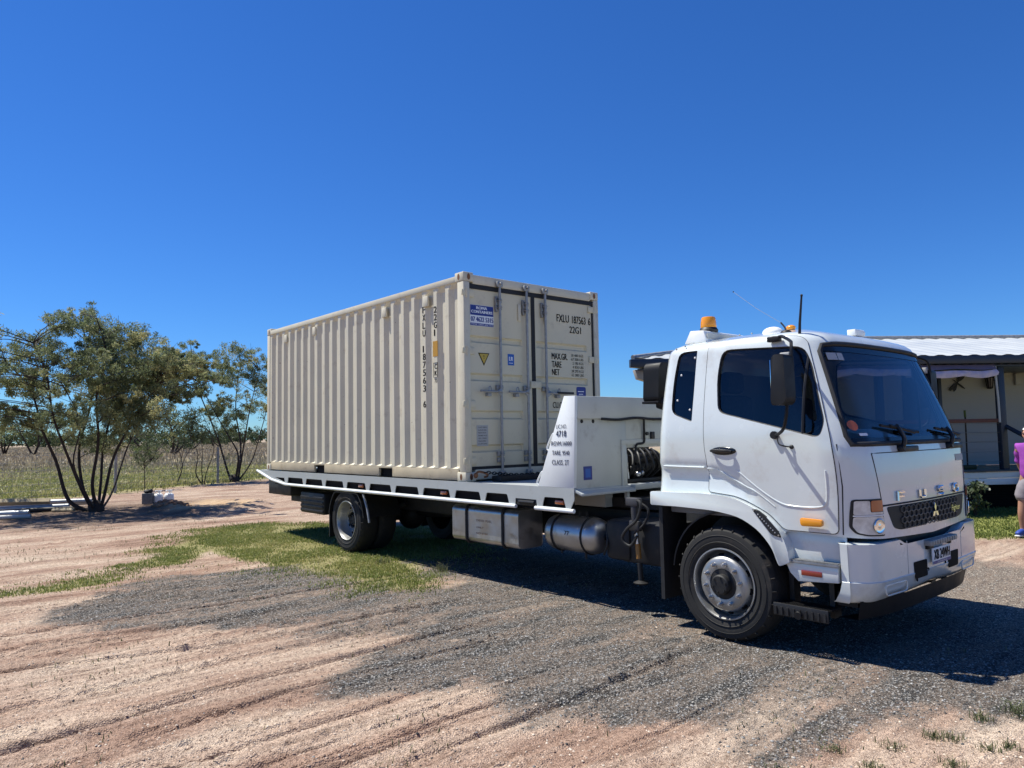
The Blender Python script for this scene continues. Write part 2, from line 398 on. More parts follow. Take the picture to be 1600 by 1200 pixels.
RUTS0 = [([(2.5,-9.5),(1.98,-6.05),(1.82,-4.82),(1.72,-3.2),(1.7,-2.0)], .05, .030), ([(3.5,-6.5),(3.40,-4.74),(3.36,-4.28),(3.33,-3.58),(3.3,-2.9)], .026, .022),
        ([(3.59,-6.5),(3.48,-4.74),(3.44,-4.28),(3.41,-3.58)], .022, .02), ([(3.44,-6.5),(3.32,-4.74),(3.28,-4.28),(3.25,-3.58)], .022, .02),
        ([(-1.2,-9),(-.97,-5.7),(-.9,-4.99),(-.86,-4.12),(-.79,-2.89),(-.81,-1.4)], .07, .035), ([(-.5,-9),(-.35,-5.6),(-.2,-4.5),(-.15,-2.9)], .08, .022),
        ([(0,-9),(.33,-5.88),(.58,-5.06),(.76,-4.09),(.75,-2.81),(.8,-1.6)], .07, .03), ([(3.7,-4.4),(3.63,-3.35),(3.63,-2.75),(3.55,-1.76),(3.5,-1.3)], .07, .028),
        ([(2.7,-8),(2.4,-5.92),(2.3,-5.28),(2.19,-4.43),(2.16,-3.42),(2.2,-2.2)], .05, .024), ([(1.3,-8),(1.25,-5.5),(1.22,-4),(1.25,-2.2)], .10, .018),
        ([(4.3,-7),(4.2,-5),(4.15,-3.8)], .05, .012), ([(2.95,-7),(2.85,-5),(2.8,-3.6)], .04, .014)]
_rr = random.Random(5)
RUTS = RUTS0+[([(x0+_rr.uniform(-.1, .5), -9.5), (x0+.06, -5.5), (x0-.03, -3.6), (x0-.06, _rr.uniform(-3.2, -2.0))], _rr.uniform(.010, .022), _rr.uniform(.006, .014)) for x0 in np.linspace(-2.2, 4.4, 8)+np.array([_rr.uniform(-.35, .35) for _ in range(8)])]
def ground_h(x, y):
    r = np.hypot(x-CAM.x, y-CAM.y); near = 1-sstep(25, 60, r)
    h = (fbm(x*.35, y*.35, 3, 1)-.5)*.10*near
    road = 1-sstep(1.5, 3.2, np.abs(y+.1))*1.0
    road = road*(1-sstep(5.5, 8, np.abs(x+.5)))
    h = h*(1-.85*road)
    h = h+(fbm(x*5, y*.8, 3, 5)-.5)*.030*near*(1-.7*road)
    h = h+(fbm(x*14+3, y*5, 3, 9)-.5)*.020*near*(1-.5*road)
    cl = sstep(.52, .7, fbm(x*1.4, y*.5, 3, 21))*(1-road)
    for P, wd, dp in RUTS0:
        _, d = line_d(x, y, P); cl = np.maximum(cl, np.exp(-((d-.07)/.10)**2)*sstep(.42, .6, fbm(x*2.5, y*1.2, 3, 25))*1.1)
    h = h+np.maximum(fbm(x*22, y*14, 2, 23)-.5, 0)*.055*cl*near
    for P, wd, dp in RUTS:
        sx, d = line_d(x, y, P); wob = .35+1.3*fbm(x*2.2, y*1.1, 3, 31+int(wd*900)); dj = d+(fbm(x*9, y*6, 2, 33)-.5)*.03; e_ = wd*.55
        end = 1-sstep(0, .8, np.maximum(y-P[-1][1]+.8, 0)); q = d/wd
        h = h+(-(1-sstep(e_-.008, e_+.016, dj))*dp*1.0*wob+np.exp(-((sx/wd-1.9)/.8)**2)*dp*.2*wob+np.exp(-((sx/wd+1.9)/.8)**2)*dp*.25)*end*np.where(y < P[-1][1], 1, end)
    h = h+.05*np.exp(-((x+6.6)/1.6)**2-((y+.9)/1.3)**2)+.02*sstep(-.9, -2.6, y)*0
    h = h-.032*np.exp(-((x-3.5)/.7)**2-((y+1.05)/.5)**2)
    sd = np.hypot((x+13.0)/1.6, (y-.1)/1.1); h = h+.10*np.exp(-(sd-1)**2*14)*near
    h = h+.10*np.exp(-((x+13.1)/.55)**2-((y+.75)/.4)**2)
    return h
def masks(x, y):
    jn = fbm(x*1.6, y*.7, 4, 41)-.5; jf = fbm(x*5, y*3, 3, 43)-.5
    g = sstep(-.42, .14, poly_sd(x, y, GRAVEL)+jn*.9+jf*.5)
    strip = sstep(.56, .66, fbm(x*1.5, y*.28, 3, 47)); g = g*(1-.28*strip*(1-sstep(-1.2, -.6, y)))
    gr = sstep(-.45, .5, poly_sd(x, y, GRASS)+jn*1.2+jf*.7)*(1-sstep(-.15, .2, poly_sd(x, y, BARE)+jn*.5))
    lw = sstep(-.3, .5, poly_sd(x, y, LAWN)+jn*.8)
    tan = sstep(-.2, 1.6, y+jn*2)
    sa = sstep(-.2, .3, poly_sd(x, y, SAND)+jn*.4)
    fd = (x-FENCE_A.x)*FENCE_D.y*-1+(y-FENCE_A.y)*FENCE_D.x       # positive beyond the fence
    fi = np.maximum(sstep(-.9, .7, fd+jn*1.6), sstep(30, 42, np.hypot(x-2, y-4)+jn*6))
    li = np.exp(-(((x+13.6)/4.2)**2+((y+2.8)/3.4)**2)**1.5)*(.7+jn)
    return dict(gravel=g*(1-lw), grass=np.maximum(gr*(1-.6*g), 0), lawn=lw, tan=tan, sand=sa, field=fi, litter=np.clip(li*1.3, 0, 1)), fd
# polar sheet centred under the lookout, fine nearby, reaching the horizon
rr = np.concatenate([np.geomspace(1.2, 3.5, 40, endpoint=False), np.geomspace(3.5, 12, 640, endpoint=False), np.geomspace(12, 60, 150, endpoint=False), np.geomspace(60, 6000, 60)])
aa = np.concatenate([np.linspace(-42, 42, 760, endpoint=False), np.linspace(42, 318, 69, endpoint=False)])
aa = np.radians(aa)+YAW; NR, NA = len(rr), len(aa)
RRg, AAg = np.meshgrid(rr, aa, indexing='ij')
gx = (CAM.x+RRg*np.cos(AAg)).ravel(); gy = (CAM.y+RRg*np.sin(AAg)).ravel(); gz = ground_h(gx, gy)
V = np.stack([gx, gy, gz], -1); V = np.concatenate([V, [[CAM.x, CAM.y, 0]]])
i, j = np.meshgrid(np.arange(NR-1), np.arange(NA), indexing='ij'); i = i.ravel(); j = j.ravel(); j2 = (j+1) % NA
Fq = np.stack([i*NA+j, (i+1)*NA+j, (i+1)*NA+j2, i*NA+j2], -1)
j = np.arange(NA); Ft = np.stack([np.full(NA, len(V)-1), j, (j+1) % NA, (j+1) % NA], -1)
mk, _ = masks(V[:, 0], V[:, 1])
M = bpy.data.materials.new('ground_soil'); M.use_nodes = True; MATS['ground_soil'] = M
N = M.node_tree.nodes; L = M.node_tree.links; B = N['Principled BSDF']; B.inputs['Roughness'].default_value = .95; B.inputs['Specular IOR Level'].default_value = .15
tc = N.new('ShaderNodeTexCoord')
def mapping(sx, sy, sz):
    mp = N.new('ShaderNodeMapping'); mp.inputs['Scale'].default_value = (sx, sy, sz); L.new(tc.outputs['Object'], mp.inputs[0]); return mp.outputs[0]
def noise(vec, sc, det=5, rough=.6):
    n = N.new('ShaderNodeTexNoise'); n.inputs['Scale'].default_value = sc; n.inputs['Detail'].default_value = det; n.inputs['Roughness'].default_value = rough; L.new(vec, n.inputs['Vector']); return n.outputs[0]
def ramp(val, *els):
    r_ = N.new('ShaderNodeValToRGB'); e = r_.color_ramp.elements
    e[0].position, e[0].color = els[0][0], (*els[0][1], 1); e[1].position, e[1].color = els[-1][0], (*els[-1][1], 1)
    for p, c in els[1:-1]: k = e.new(p); k.color = (*c, 1)
    L.new(val, r_.inputs[0]); return r_.outputs[0]
def mix(f, a, b, mode='MIX'):
    x = N.new('ShaderNodeMix'); x.data_type = 'RGBA'; x.blend_type = mode
    for s, v in ((0, f), (6, a), (7, b)):
        if isinstance(v, (int, float)): x.inputs[s].default_value = v
        elif isinstance(v, tuple): x.inputs[s].default_value = (*v, 1)
        else: L.new(v, x.inputs[s])
    return x.outputs[2]
def mrange(v, a, b, c=0., d=1.):
    q = N.new('ShaderNodeMapRange'); L.new(v, q.inputs[0])
    for s, k in zip((1, 2, 3, 4), (a, b, c, d)): q.inputs[s].default_value = k
    return q.outputs[0]
def attr(n): a = N.new('ShaderNodeAttribute'); a.attribute_name = n; return a.outputs['Fac']
def math_(op, a, b):
    q = N.new('ShaderNodeMath'); q.operation = op
    for s, v in ((0, a), (1, b)):
        if isinstance(v, (int, float)): q.inputs[s].default_value = v
        else: L.new(v, q.inputs[s])
    return q.outputs[0]
O = mapping(1, 1, 1); ST = mapping(1.7, .45, 1)
soil = ramp(noise(ST, 1.1, 7), (.28, (.20, .125, .092)), (.42, (.335, .23, .175)), (.55, (.45, .345, .27)), (.73, (.55, .46, .365)))
soil = mix(1, soil, ramp(noise(O, 26, 6, .7), (.3, (.62, .57, .54)), (.48, (.97, .96, .95)), (.7, (1.22, 1.22, 1.2))), 'MULTIPLY')
vo = N.new('ShaderNodeTexVoronoi'); vo.inputs['Scale'].default_value = 95; L.new(O, vo.inputs['Vector'])
vs = N.new('ShaderNodeSeparateColor'); L.new(vo.outputs['Color'], vs.inputs[0])
peb = ramp(vs.outputs[0], (.05, (.45, .41, .39)), (.2, (.88, .86, .85)), (.6, (1., 1., 1.)), (.96, (1.35, 1.33, 1.28)))
soil = mix(.8, soil, peb, 'MULTIPLY')
soil = mix(1, soil, ramp(noise(mapping(9, .55, 1), 1.4, 6, .6), (.30, (.58, .55, .53)), (.46, (.95, .94, .93)), (.62, (1.08, 1.07, 1.05))), 'MULTIPLY')
gcol = ramp(vs.outputs[1], (.0, (.014, .014, .015)), (.5, (.053, .051, .047)), (.8, (.118, .112, .102)), (.96, (.40, .38, .35)))
tcol = ramp(vs.outputs[1], (.0, (.05, .04, .034)), (.5, (.17, .14, .115)), (.85, (.32, .275, .22)), (.97, (.60, .55, .46)))
gcol = mix(attr('tan'), gcol, tcol)
gcol = mix(mrange(noise(ST, 2.6, 7, .65), .38, .66, 0, .8), gcol, mix(1, ramp(vs.outputs[2], (.1, (.09, .065, .048)), (.5, (.22, .165, .125)), (.95, (.38, .31, .25))), (1., 1., 1.), 'MULTIPLY'))
gf = mrange(math_('ADD', attr('gravel'), math_('MULTIPLY', math_('SUBTRACT', noise(O, 9, 7, .75), .5), 1.5)), .22, .86)
c = mix(gf, soil, gcol)
c = mix(mrange(math_('ADD', attr('litter'), math_('MULTIPLY', math_('SUBTRACT', noise(O, 5, 6, .75), .5), .9)), .3, .75, 0, .85), c, ramp(noise(O, 40, 4), (.35, (.075, .05, .036)), (.65, (.22, .16, .12))))
c = mix(attr('sand'), c, ramp(noise(ST, 6, 5), (.3, (.40, .25, .14)), (.7, (.62, .47, .31))))
gcover = ramp(noise(O, 14, 5), (.3, (.19, .165, .075)), (.55, (.25, .255, .085)), (.75, (.42, .34, .21)))
c = mix(mrange(math_('ADD', attr('grass'), math_('MULTIPLY', math_('SUBTRACT', noise(O, 7, 6, .7), .5), .8)), .3, .8, 0, .8), c, gcover)
c = mix(attr('lawn'), c, ramp(noise(O, 8, 5), (.3, (.17, .20, .05)), (.7, (.30, .30, .10))))
dist = N.new('ShaderNodeVectorMath'); dist.operation = 'DISTANCE'; L.new(tc.outputs['Object'], dist.inputs[0]); dist.inputs[1].default_value = (-4, -8, 0)
fcol = mix(mrange(noise(O, .22, 5), .35, .65), (.22, .24, .08), (.34, .31, .14))
brown = mix(mrange(noise(O, .3, 5), .35, .65), (.29, .215, .165), (.34, .28, .19))
fcol = mix(mrange(math_('ADD', dist.outputs['Value'], math_('MULTIPLY', noise(O, .12, 4), 36)), 58, 92), fcol, brown)
c = mix(attr('field'), c, fcol)
L.new(c, B.inputs['Base Color'])
hb = math_('ADD', math_('MULTIPLY', noise(O, 34, 5, .7), 1.0), math_('MULTIPLY', vo.outputs['Distance'], .8))
bp = N.new('ShaderNodeBump'); bp.inputs['Strength'].default_value = .8; bp.inputs['Distance'].default_value = .018; L.new(hb, bp.inputs['Height']); L.new(bp.outputs[0], B.inputs['Normal'])
g = fast_mesh('ground', V, np.concatenate([Fq, Ft]), 'ground_soil', smooth=True, attrs=mk); g['kind'] = 'structure'
# loose stones and clods lying on it (nobody could count them)
def stones(name, n, pick, rad, material, sz):
    a = RNG.uniform(-40, 40, n*6); r_ = 2.5+9.5*RNG.random(n*6)**1.1; a = np.radians(a)+YAW
    x = CAM.x+r_*np.cos(a); y = CAM.y+r_*np.sin(a); mk_, _ = masks(x, y)
    k = RNG.random(len(x)) < pick(mk_); x, y = x[k][:n], y[k][:n]; n = len(x); z = ground_h(x, y)
    s = sz[0]+(sz[1]-sz[0])*RNG.random(n)**3
    base = np.array([[1, 0, 0], [.3, .95, 0], [-.8, .6, .1], [-.8, -.6, -.1], [.3, -.95, 0], [.1, .1, .62], [0, 0, -.5]])
    F0 = [(0, 1, 5), (1, 2, 5), (2, 3, 5), (3, 4, 5), (4, 0, 5), (1, 0, 6), (2, 1, 6), (3, 2, 6), (4, 3, 6), (0, 4, 6)]
    P = base[None]*(1+.45*(RNG.random((n, 7, 3))-.5)); t = RNG.random(n)*6.283; ct, st = np.cos(t)[:, None], np.sin(t)[:, None]
    X = P[..., 0]*ct-P[..., 1]*st*.8; Y = P[..., 0]*st+P[..., 1]*ct*.8
    V_ = np.stack([X*s[:, None]+x[:, None], Y*s[:, None]+y[:, None], P[..., 2]*s[:, None]+(z+s*.15)[:, None]], -1).reshape(-1, 3)
    F_ = (np.array(F0)[None]+7*np.arange(n)[:, None, None]).reshape(-1, 3)
    o = fast_mesh(name, V_, F_, material, tone=np.repeat(RNG.random(n), 10)); o['kind'] = 'stuff'
stones('gravel_stones', 42000, lambda q: q['gravel']**1.5*(1-.75*q['tan'])*.9+.012, 0, 'stone_grey', (.004, .012))
stones('soil_pebbles', 16000, lambda q: (1-q['gravel'])*(1-q['lawn'])*.8+.25*q['tan'], 0, 'stone_tan', (.004, .012))
# grass
def blades(name, x, y, z, h, wd, material, lean=.5, tone=None, rng=RNG):
    n = len(x); t = rng.random(n)*6.283; l = rng.random(n)*lean*h; d = t+rng.normal(0, .6, n)
    wx, wy = -np.sin(t)*wd, np.cos(t)*wd
    V_ = np.empty((n, 5, 3)); 
    V_[:, 0] = np.stack([x-wx, y-wy, z-.01], -1); V_[:, 1] = np.stack([x+wx, y+wy, z-.01], -1)
    mx_, my_ = x+np.cos(d)*l*.35, y+np.sin(d)*l*.35
    V_[:, 2] = np.stack([mx_+wx*.8, my_+wy*.8, z+h*.6], -1); V_[:, 3] = np.stack([mx_-wx*.8, my_-wy*.8, z+h*.6], -1)
    V_[:, 4] = np.stack([x+np.cos(d)*l, y+np.sin(d)*l, z+h*(1-.25*l/np.maximum(h, 1e-4))], -1)
    b = 5*np.arange(n)[:, None]
    F_ = np.concatenate([b+np.array([[0, 1, 2]]), b+np.array([[0, 2, 3]]), b+np.array([[3, 2, 4]])])
    tn = rng.random(n) if tone is None else tone
    o = fast_mesh(name, V_.reshape(-1, 3), F_, material, tone=np.concatenate([tn, tn, tn])); return o
def scatter(n, x0, x1, y0, y1): return RNG.uniform(x0, x1, n), RNG.uniform(y0, y1, n)
x, y = scatter(330000, -8.2, .8, -6, 1.6); mk_, _ = masks(x, y)
pt = sstep(.30, .60, fbm(x*1.9, y*1.9, 4, 51)); k = RNG.random(len(x)) < mk_['grass']*(.12+.8*pt)*.8; x, y = x[k], y[k]
tn = np.clip(.42+.9*(fbm(x*1.1, y*1.1, 3, 53)-.5)+RNG.normal(0, .2, len(x)), 0, 1)
blades('lawn_grass', x, y, ground_h(x, y), RNG.uniform(.012, .05, len(x)), .005, 'lawn_blade', 1.4, tn)['kind'] = 'stuff'
x, y = scatter(190000, -5, 7, 4.2, 15); mk_, _ = masks(x, y); k = RNG.random(len(x)) < mk_['lawn']*(.35+.65*sstep(.35, .6, fbm(x*1.5, y*1.5, 3, 58))); x, y = x[k], y[k]
tn = np.clip(.3+.7*(fbm(x*1.3, y*1.3, 3, 55)-.5)+RNG.normal(0, .18, len(x)), 0, 1)
blades('house_lawn_grass', x, y, ground_h(x, y), RNG.uniform(.02, .065, len(x)), .008, 'lawn_blade', 1.2, tn)['kind'] = 'stuff'
# sparse weeds and dry litter straws over the yard
x, y = scatter(60000, -16, 6, -7, 1.5); mk_, _ = masks(x, y); pt = sstep(.58, .68, fbm(x*1.2+9, y*1.2, 4, 57)); k = RNG.random(len(x)) < pt*.22*(1-mk_['field']); x, y = x[k], y[k]
blades('yard_weeds', x, y, ground_h(x, y), RNG.uniform(.015, .05, len(x)), .004, 'weed_blade', 1.3)['kind'] = 'stuff'
# paddock grass beyond the wire fence
def field_pts(n, r0_, r1_, a0=-42, a1=22):
    a = np.radians(RNG.uniform(a0, a1, n))+YAW; r_ = np.sqrt(RNG.uniform(r0_**2, r1_**2, n)); x = CAM.x+r_*np.cos(a); y = CAM.y+r_*np.sin(a)
    _, fd = masks(x, y); k = fd+RNG.normal(0, .45, n) > .2; return x[k], y[k], r_[k]
x, y, r_ = field_pts(170000, 20, 60, 4, 40); pt = fbm(x*.5, y*.5, 4, 61); far = sstep(47, 74, r_+RNG.normal(0, 5, len(x))+(pt-.5)*40)
k = (RNG.random(len(x)) < .35+.9*pt); x, y, r_, far, pt = x[k], y[k], r_[k], far[k], pt[k]; kg = RNG.random(len(x)) > far
q = kg; blades('paddock_grass', x[q], y[q], ground_h(x[q], y[q]), RNG.uniform(.08, .25, q.sum())*(.5+pt[q]), .012+.0003*r_[q], 'field_blade', .8, np.clip(.1+.75*pt[q]+RNG.normal(0, .2, q.sum()), 0, 1))['kind'] = 'stuff'
q = ~kg; blades('dry_paddock_grass', x[q], y[q], ground_h(x[q], y[q]), RNG.uniform(.14, .40, q.sum()), .012+.0004*r_[q], 'dry_blade', .6)['kind'] = 'stuff'
x, y, r_ = field_pts(90000, 60, 300, 4, 40); pt = fbm(x*.15, y*.15, 3, 63); k = RNG.random(len(x)) < .4+pt; x, y, r_ = x[k], y[k], r_[k]
blades('far_paddock_grass', x, y, x*0, RNG.uniform(.3, .6, len(x)), .0009*r_, 'dry_blade', .5)['kind'] = 'stuff'
# ---------------------------------------------------------------- flatbed truck
truck = empty('flatbed_truck', (0, 0, 0), 'white cab-over flatbed recovery truck carrying a cream shipping container on its tray', 'truck')
def cw(z): return 1.165-.032*max(0, 1.55-z)/.6 if z < 1.7 else 1.165-.105*(max(z-1.7, 0)/.72)**1.3
def cxr(z): return 2.82+.065*(z-1.05)
def cxf(z):
    if z < 1.0: return 4.765
    if z < 1.6: return 4.765-.03*((z-1.0)/.6)**2
    return 4.735-.36*(z-1.6)-.02*(z-1.6)**2
RC, RF, ZT, RR_ = .09, .30, 2.43, .16
V1 = ZT+.25; V2 = V1+.8
def ring(s, z, ins=0.0):
    """right half of the cab outline at height z: s 0..5 from rear centre round the right side to front centre"""
    w, a, f = cw(z)-ins, cxr(z)+ins, cxf(z)-ins*.9; rf = max(RF-ins*.5, .05); rc = RC
    sag = .03; fc = f-sag-rf
    if s <= 1: return a, -(w-rc)*s
    if s <= 2: t = (s-1)*math.pi/2; return a+rc-rc*math.cos(t), -(w-rc)-rc*math.sin(t)
    if s <= 3: return a+rc+(fc-a-rc)*(s-2), -w
    if s <= 4: t = (s-3)*math.pi/2; return fc+rf*math.sin(t), -(w-rf)-rf*math.cos(t)
    y = -(w-rf)*(5-s); return f-sag*(y/(w-rf))**2, y
def recess(x, z):
    if x > 3.92 or z < 1.17: return 0.0
    zc = 1.42 if x < 3.5 else 1.42-.55*(x-3.5)
    t = zc-z
    if t <= 0: return 0.0
    return .034*min(t/.035, 1)*max(0, 1-t/max(zc-1.18, .02))
def CS(s, v):
    if v <= ZT:
        x, y = ring(s, v)
        if s > 1.4: y += recess(x, v)
        return Vector((x, y, v))
    if v <= V1:
        t = (v-ZT)/(V1-ZT)*math.pi/2; i = RR_*(1-math.cos(t)); x, y = ring(s, ZT, i)
        x -= .36*.11*math.sin(t)*(1 if s > 3.5 else max(0, s-2.5)); return Vector((x, y, ZT+.115*math.sin(t)))
    k = min((v-V1)/(V2-V1), 1); x, y = ring(s, ZT, RR_); x -= .36*.11*(1 if s > 3.5 else max(0, s-2.5)); cx = 3.62
    x = cx+(x-cx)*(1-k); y = y*(1-k); q = 1-(1-k)**2
    return Vector((x, y, ZT+.115+.11*q))
def CN(s, v, e=.01):
    a = CS(min(s+e, 5), v)-CS(max(s-e, 0), v); b = CS(s, v+e)-CS(s, max(v-e, .6)); n = a.cross(b)
    return n.normalized() if n.length > 1e-9 else Vector((0, 0, 1))
def CP(s, v, d=0.0): return CS(s, v)+CN(s, v)*d
SL = [1.07, .14, 1.42, .47, .86]; SA = [0]
for q in SL: SA.append(SA[-1]+q)
def s2u(s): i = min(int(s), 4); return SA[i]+(s-i)*SL[i]
def u2s(u):
    for i in range(5):
        if u <= SA[i+1] or i == 4: return i+(u-SA[i])/SL[i]
def side_s(x, z):
    a = cxr(z)+RC; fc = cxf(z)-.03-RF
    if x <= fc: return 2+max(0, x-a)/(fc-a)
    return 3+math.asin(min(1, (x-fc)/RF))/(math.pi/2)
def front_s(y, z):
    w = cw(z); y = -abs(y)
    if -y <= w-RF: return 5+y/(w-RF)
    return 3+math.acos(min(1, (-y-(w-RF))/RF))/(math.pi/2)
def dens(P, d=.03, closed=True):
    out = []; n = len(P)
    for i in range(n if closed else n-1):
        a, b = Vector(P[i]), Vector(P[(i+1) % n]); k = max(1, int((b-a).length/d))
        out += [tuple(a+(b-a)*q/k) for q in range(k)]
    if not closed: out.append(tuple(P[-1]))
    return out
def dsd(p, P):
    """inside test for a polygon"""
    x, y = p; c = False; n = len(P)
    for i in range(n):
        ax, ay = P[i]; bx, by = P[(i+1) % n]
        if (ay > y) != (by > y) and x < (bx-ax)*(y-ay)/(by-ay)+ax: c = not c
    return c
def skin(outline, holes, mapf, step=.05, flip=False):
    """triangulated sheet over a 2-D domain with holes, each point sent to 3-D by mapf"""
    P, E = [], []
    for lp in [outline]+holes:
        b = len(P); P += [Vector(q) for q in lp]; E += [(b+i, b+(i+1) % len(lp)) for i in range(len(lp))]
    A = np.array([q[:] for q in outline]); lo, hi = A.min(0), A.max(0)
    bx = np.array([q[:] for q in P])
    gx_, gy_ = np.arange(lo[0]+step/2, hi[0], step), np.arange(lo[1]+step/2, hi[1], step)
    for q in gx_:
        for w in gy_:
            if np.min((bx[:, 0]-q)**2+(bx[:, 1]-w)**2) > (step*.55)**2 and dsd((q, w), outline) and not any(dsd((q, w), h) for h in holes): P.append(Vector((q, w)))
    v, e, f, *_ = geometry.delaunay_2d_cdt(P, E, [], 0, 1e-5)
    out = []
    for t in f:
        c = sum((v[i] for i in t), Vector((0, 0)))/len(t)
        if dsd(c, outline) and not any(dsd(c, h) for h in holes): out.append(list(t))
    return [mapf(q[0], q[1]) for q in v], out, len(outline)
def add_sheet(mb, V_, F_, thick=None, nf=None, mirror=False):
    my = lambda p: Vector((p[0], -p[1], p[2]))
    for mir in ((False, True) if mirror else (False,)):
        A = mb.verts([my(p) if mir else p for p in V_])
        for f in F_: mb.face([A[i] for i in f])
        if thick:
            B = mb.verts([my(p-nf[i]*thick) if mir else p-nf[i]*thick for i, p in enumerate(V_)])
            for f in F_: mb.face([B[i] for i in reversed(f)])
            cnt = {}
            for f in F_:
                for a, b in zip(f, f[1:]+f[:1]): cnt[(a, b)] = cnt.get((a, b), 0)+1
            for (a, b) in cnt:
                if (b, a) not in cnt: mb.face([A[a], A[b], B[b], B[a]])
DOORWIN = round_poly([(3.53,2.442),(4.255,2.400),(4.33,2.25),(4.455,1.79),(4.425,1.665),(3.52,1.892),(3.495,2.2)], [.09,.07,.1,.05,.06,.07,.2])
QWIN = round_poly([(3.07,2.475),(3.265,2.472),(3.262,2.1),(3.25,1.82),(3.025,1.90),(3.03,2.2)], [.09,.02,.1,.02,.07,.2])
WSW = [(z, 1.085-.135*((z-1.62)/.8)**1.2) for z in np.linspace(1.62, 2.415, 14)]
def ws_outline(grow=0.0):
    """right half of the windscreen in (s, z)"""
    pts = []
    zb = 1.615-grow; zt = 2.43+grow
    y0 = 1.085+grow
    for q in np.linspace(0, 1, 14): pts.append((front_s(y0*q*.985, 1.6), zb-.012*0+.0*q))
    for z, y in WSW[1:-1]: pts.append((front_s(y+grow, z), z))
    for q in np.linspace(1, 0, 14): pts.append((front_s((.95+grow)*q*.97, zt), zt-.022*q**6))
    return pts
LOW = [(2.82+RC,1.06),(3.10,1.068),(3.484,1.055),(3.729,1.015),(3.9,.925),(3.99,.82),(4.05,.88),(4.10,.93)]
# whole right half of the domain (u, v): rear, side with wheel arch, front
out = [(s2u(0), 1.0)]+[(s2u(q), 1.06) for q in np.linspace(0.02, 1.98, 12)]
out += [(s2u(side_s(x, z)), z) for x, z in dens(LOW, .04, False)]
out += [(s2u(q), .93-.055*(q-3)/2) for q in np.linspace(side_s(4.15, .93), 5, 26)]
out[0] = (s2u(0), 1.06)
top = [(s2u(q), V2) for q in np.linspace(5, 0, 60)]
out = out+[(s2u(5), q) for q in np.arange(.92, V2-.02, .05)]+top+[(0.0, q) for q in np.arange(V2-.06, 1.1, -.05)]
hq = [(s2u(side_s(x, z)), z) for x, z in dens(QWIN, .03)]; hd = [(s2u(side_s(x, z)), z) for x, z in dens(DOORWIN, .03)]
# the windscreen hole is open at the centre line, so it is cut out of the outline
wo = ws_outline()
cut0, cut1 = wo[0][1], wo[-1][1]
o2 = []
for p in out:
    if abs(p[0]-s2u(5)) < 1e-6 and cut0-.03 < p[1] < cut1+.03:
        if wo: o2 += [(s2u(min(s, 5)), z) for s, z in wo]; wo = None
        continue
    o2.append(p)
RWIN = round_poly([(.06,2.30),(.62,2.30),(.62,1.82),(.06,1.82)], .05)
hr = [(s2u(y/(cw(z)-RC)), z) for y, z in dens(RWIN, .04)]
V_, F_, _n = skin(o2, [hq, hd, hr], lambda u, v: CS(u2s(u), v), .055)
mb = MB(); add_sheet(mb, V_, F_, mirror=True); bmesh.ops.remove_doubles(mb.bm, verts=mb.bm.verts, dist=.002)
cab = mb.build('cab', 'cab_paint', truck, smooth=50)
# linings round the window openings and dark gaskets
def rim(name, loops, dep, r_, material, par):
    mb = MB()
    for lp in loops:
        for mir in (1, -1):
            P = [CP(s, z, .0) for s, z in lp]; Q = [CP(s, z, -dep) for s, z in lp]
            f = lambda p: Vector((p.x, p.y*mir, p.z))
            A, B = mb.verts([f(p) for p in P]), mb.verts([f(p) for p in Q]); n = len(P)
            for i in range(n): mb.face([A[i], A[(i+1) % n], B[(i+1) % n], B[i]])
            mb.tube([f(CP(s, z, -dep*.75)) for s, z in lp], r_, 6, closed=True)
    return mb.split(name, material, par)
sq = [(side_s(x, z), z) for x, z in dens(QWIN, .04)]; sdw = [(side_s(x, z), z) for x, z in dens(DOORWIN, .04)]
rim('window_seal', [sq], .028, .006, 'black_rubber', cab)
def pane(name, lp2, material, par, d, mir=1, conv=None):
    V_, F_, _n = skin([conv(*q) for q in lp2], [], lambda u, v: CP(u2s(u), v, d), .10)
    mb = MB(); A = mb.verts([(p.x, p.y*mir, p.z) for p in V_])
    for f in F_: mb.face([A[i] for i in f])
    return mb.build(name, material, par, smooth=60)
cs = lambda x, z: (s2u(side_s(x, z)), z)
def inner(P, d):
    c = Vector((sum(p[0] for p in P)/len(P), sum(p[1] for p in P)/len(P)))
    return [tuple(Vector(p)+(Vector(p)-c).normalized()*d) for p in P]
for mir in (1, -1): pane('quarter_window', dens(inner(QWIN, .004), .05), 'tint_glass', truck, -.02, mir, cs)
mb = MB()
for x_, z_ in ((3.235, 2.40), (3.10, 2.25), (3.075, 2.02), (3.215, 1.93)):
    for mir in (1, -1): p = CP(side_s(x_, z_), z_, -.016); mb.ell((p.x, p.y*mir, p.z), (.011, .006, .011), 8, 5)
mb.split('window_bolt', 'white_plastic', cab)
mbr = MB(); V_, F_, _n = skin(hr, [], lambda u, v: CP(u2s(u), v, -.012), .1); add_sheet(mbr, V_, F_, mirror=True); mbr.build('rear_window', 'tint_glass', truck, smooth=60)
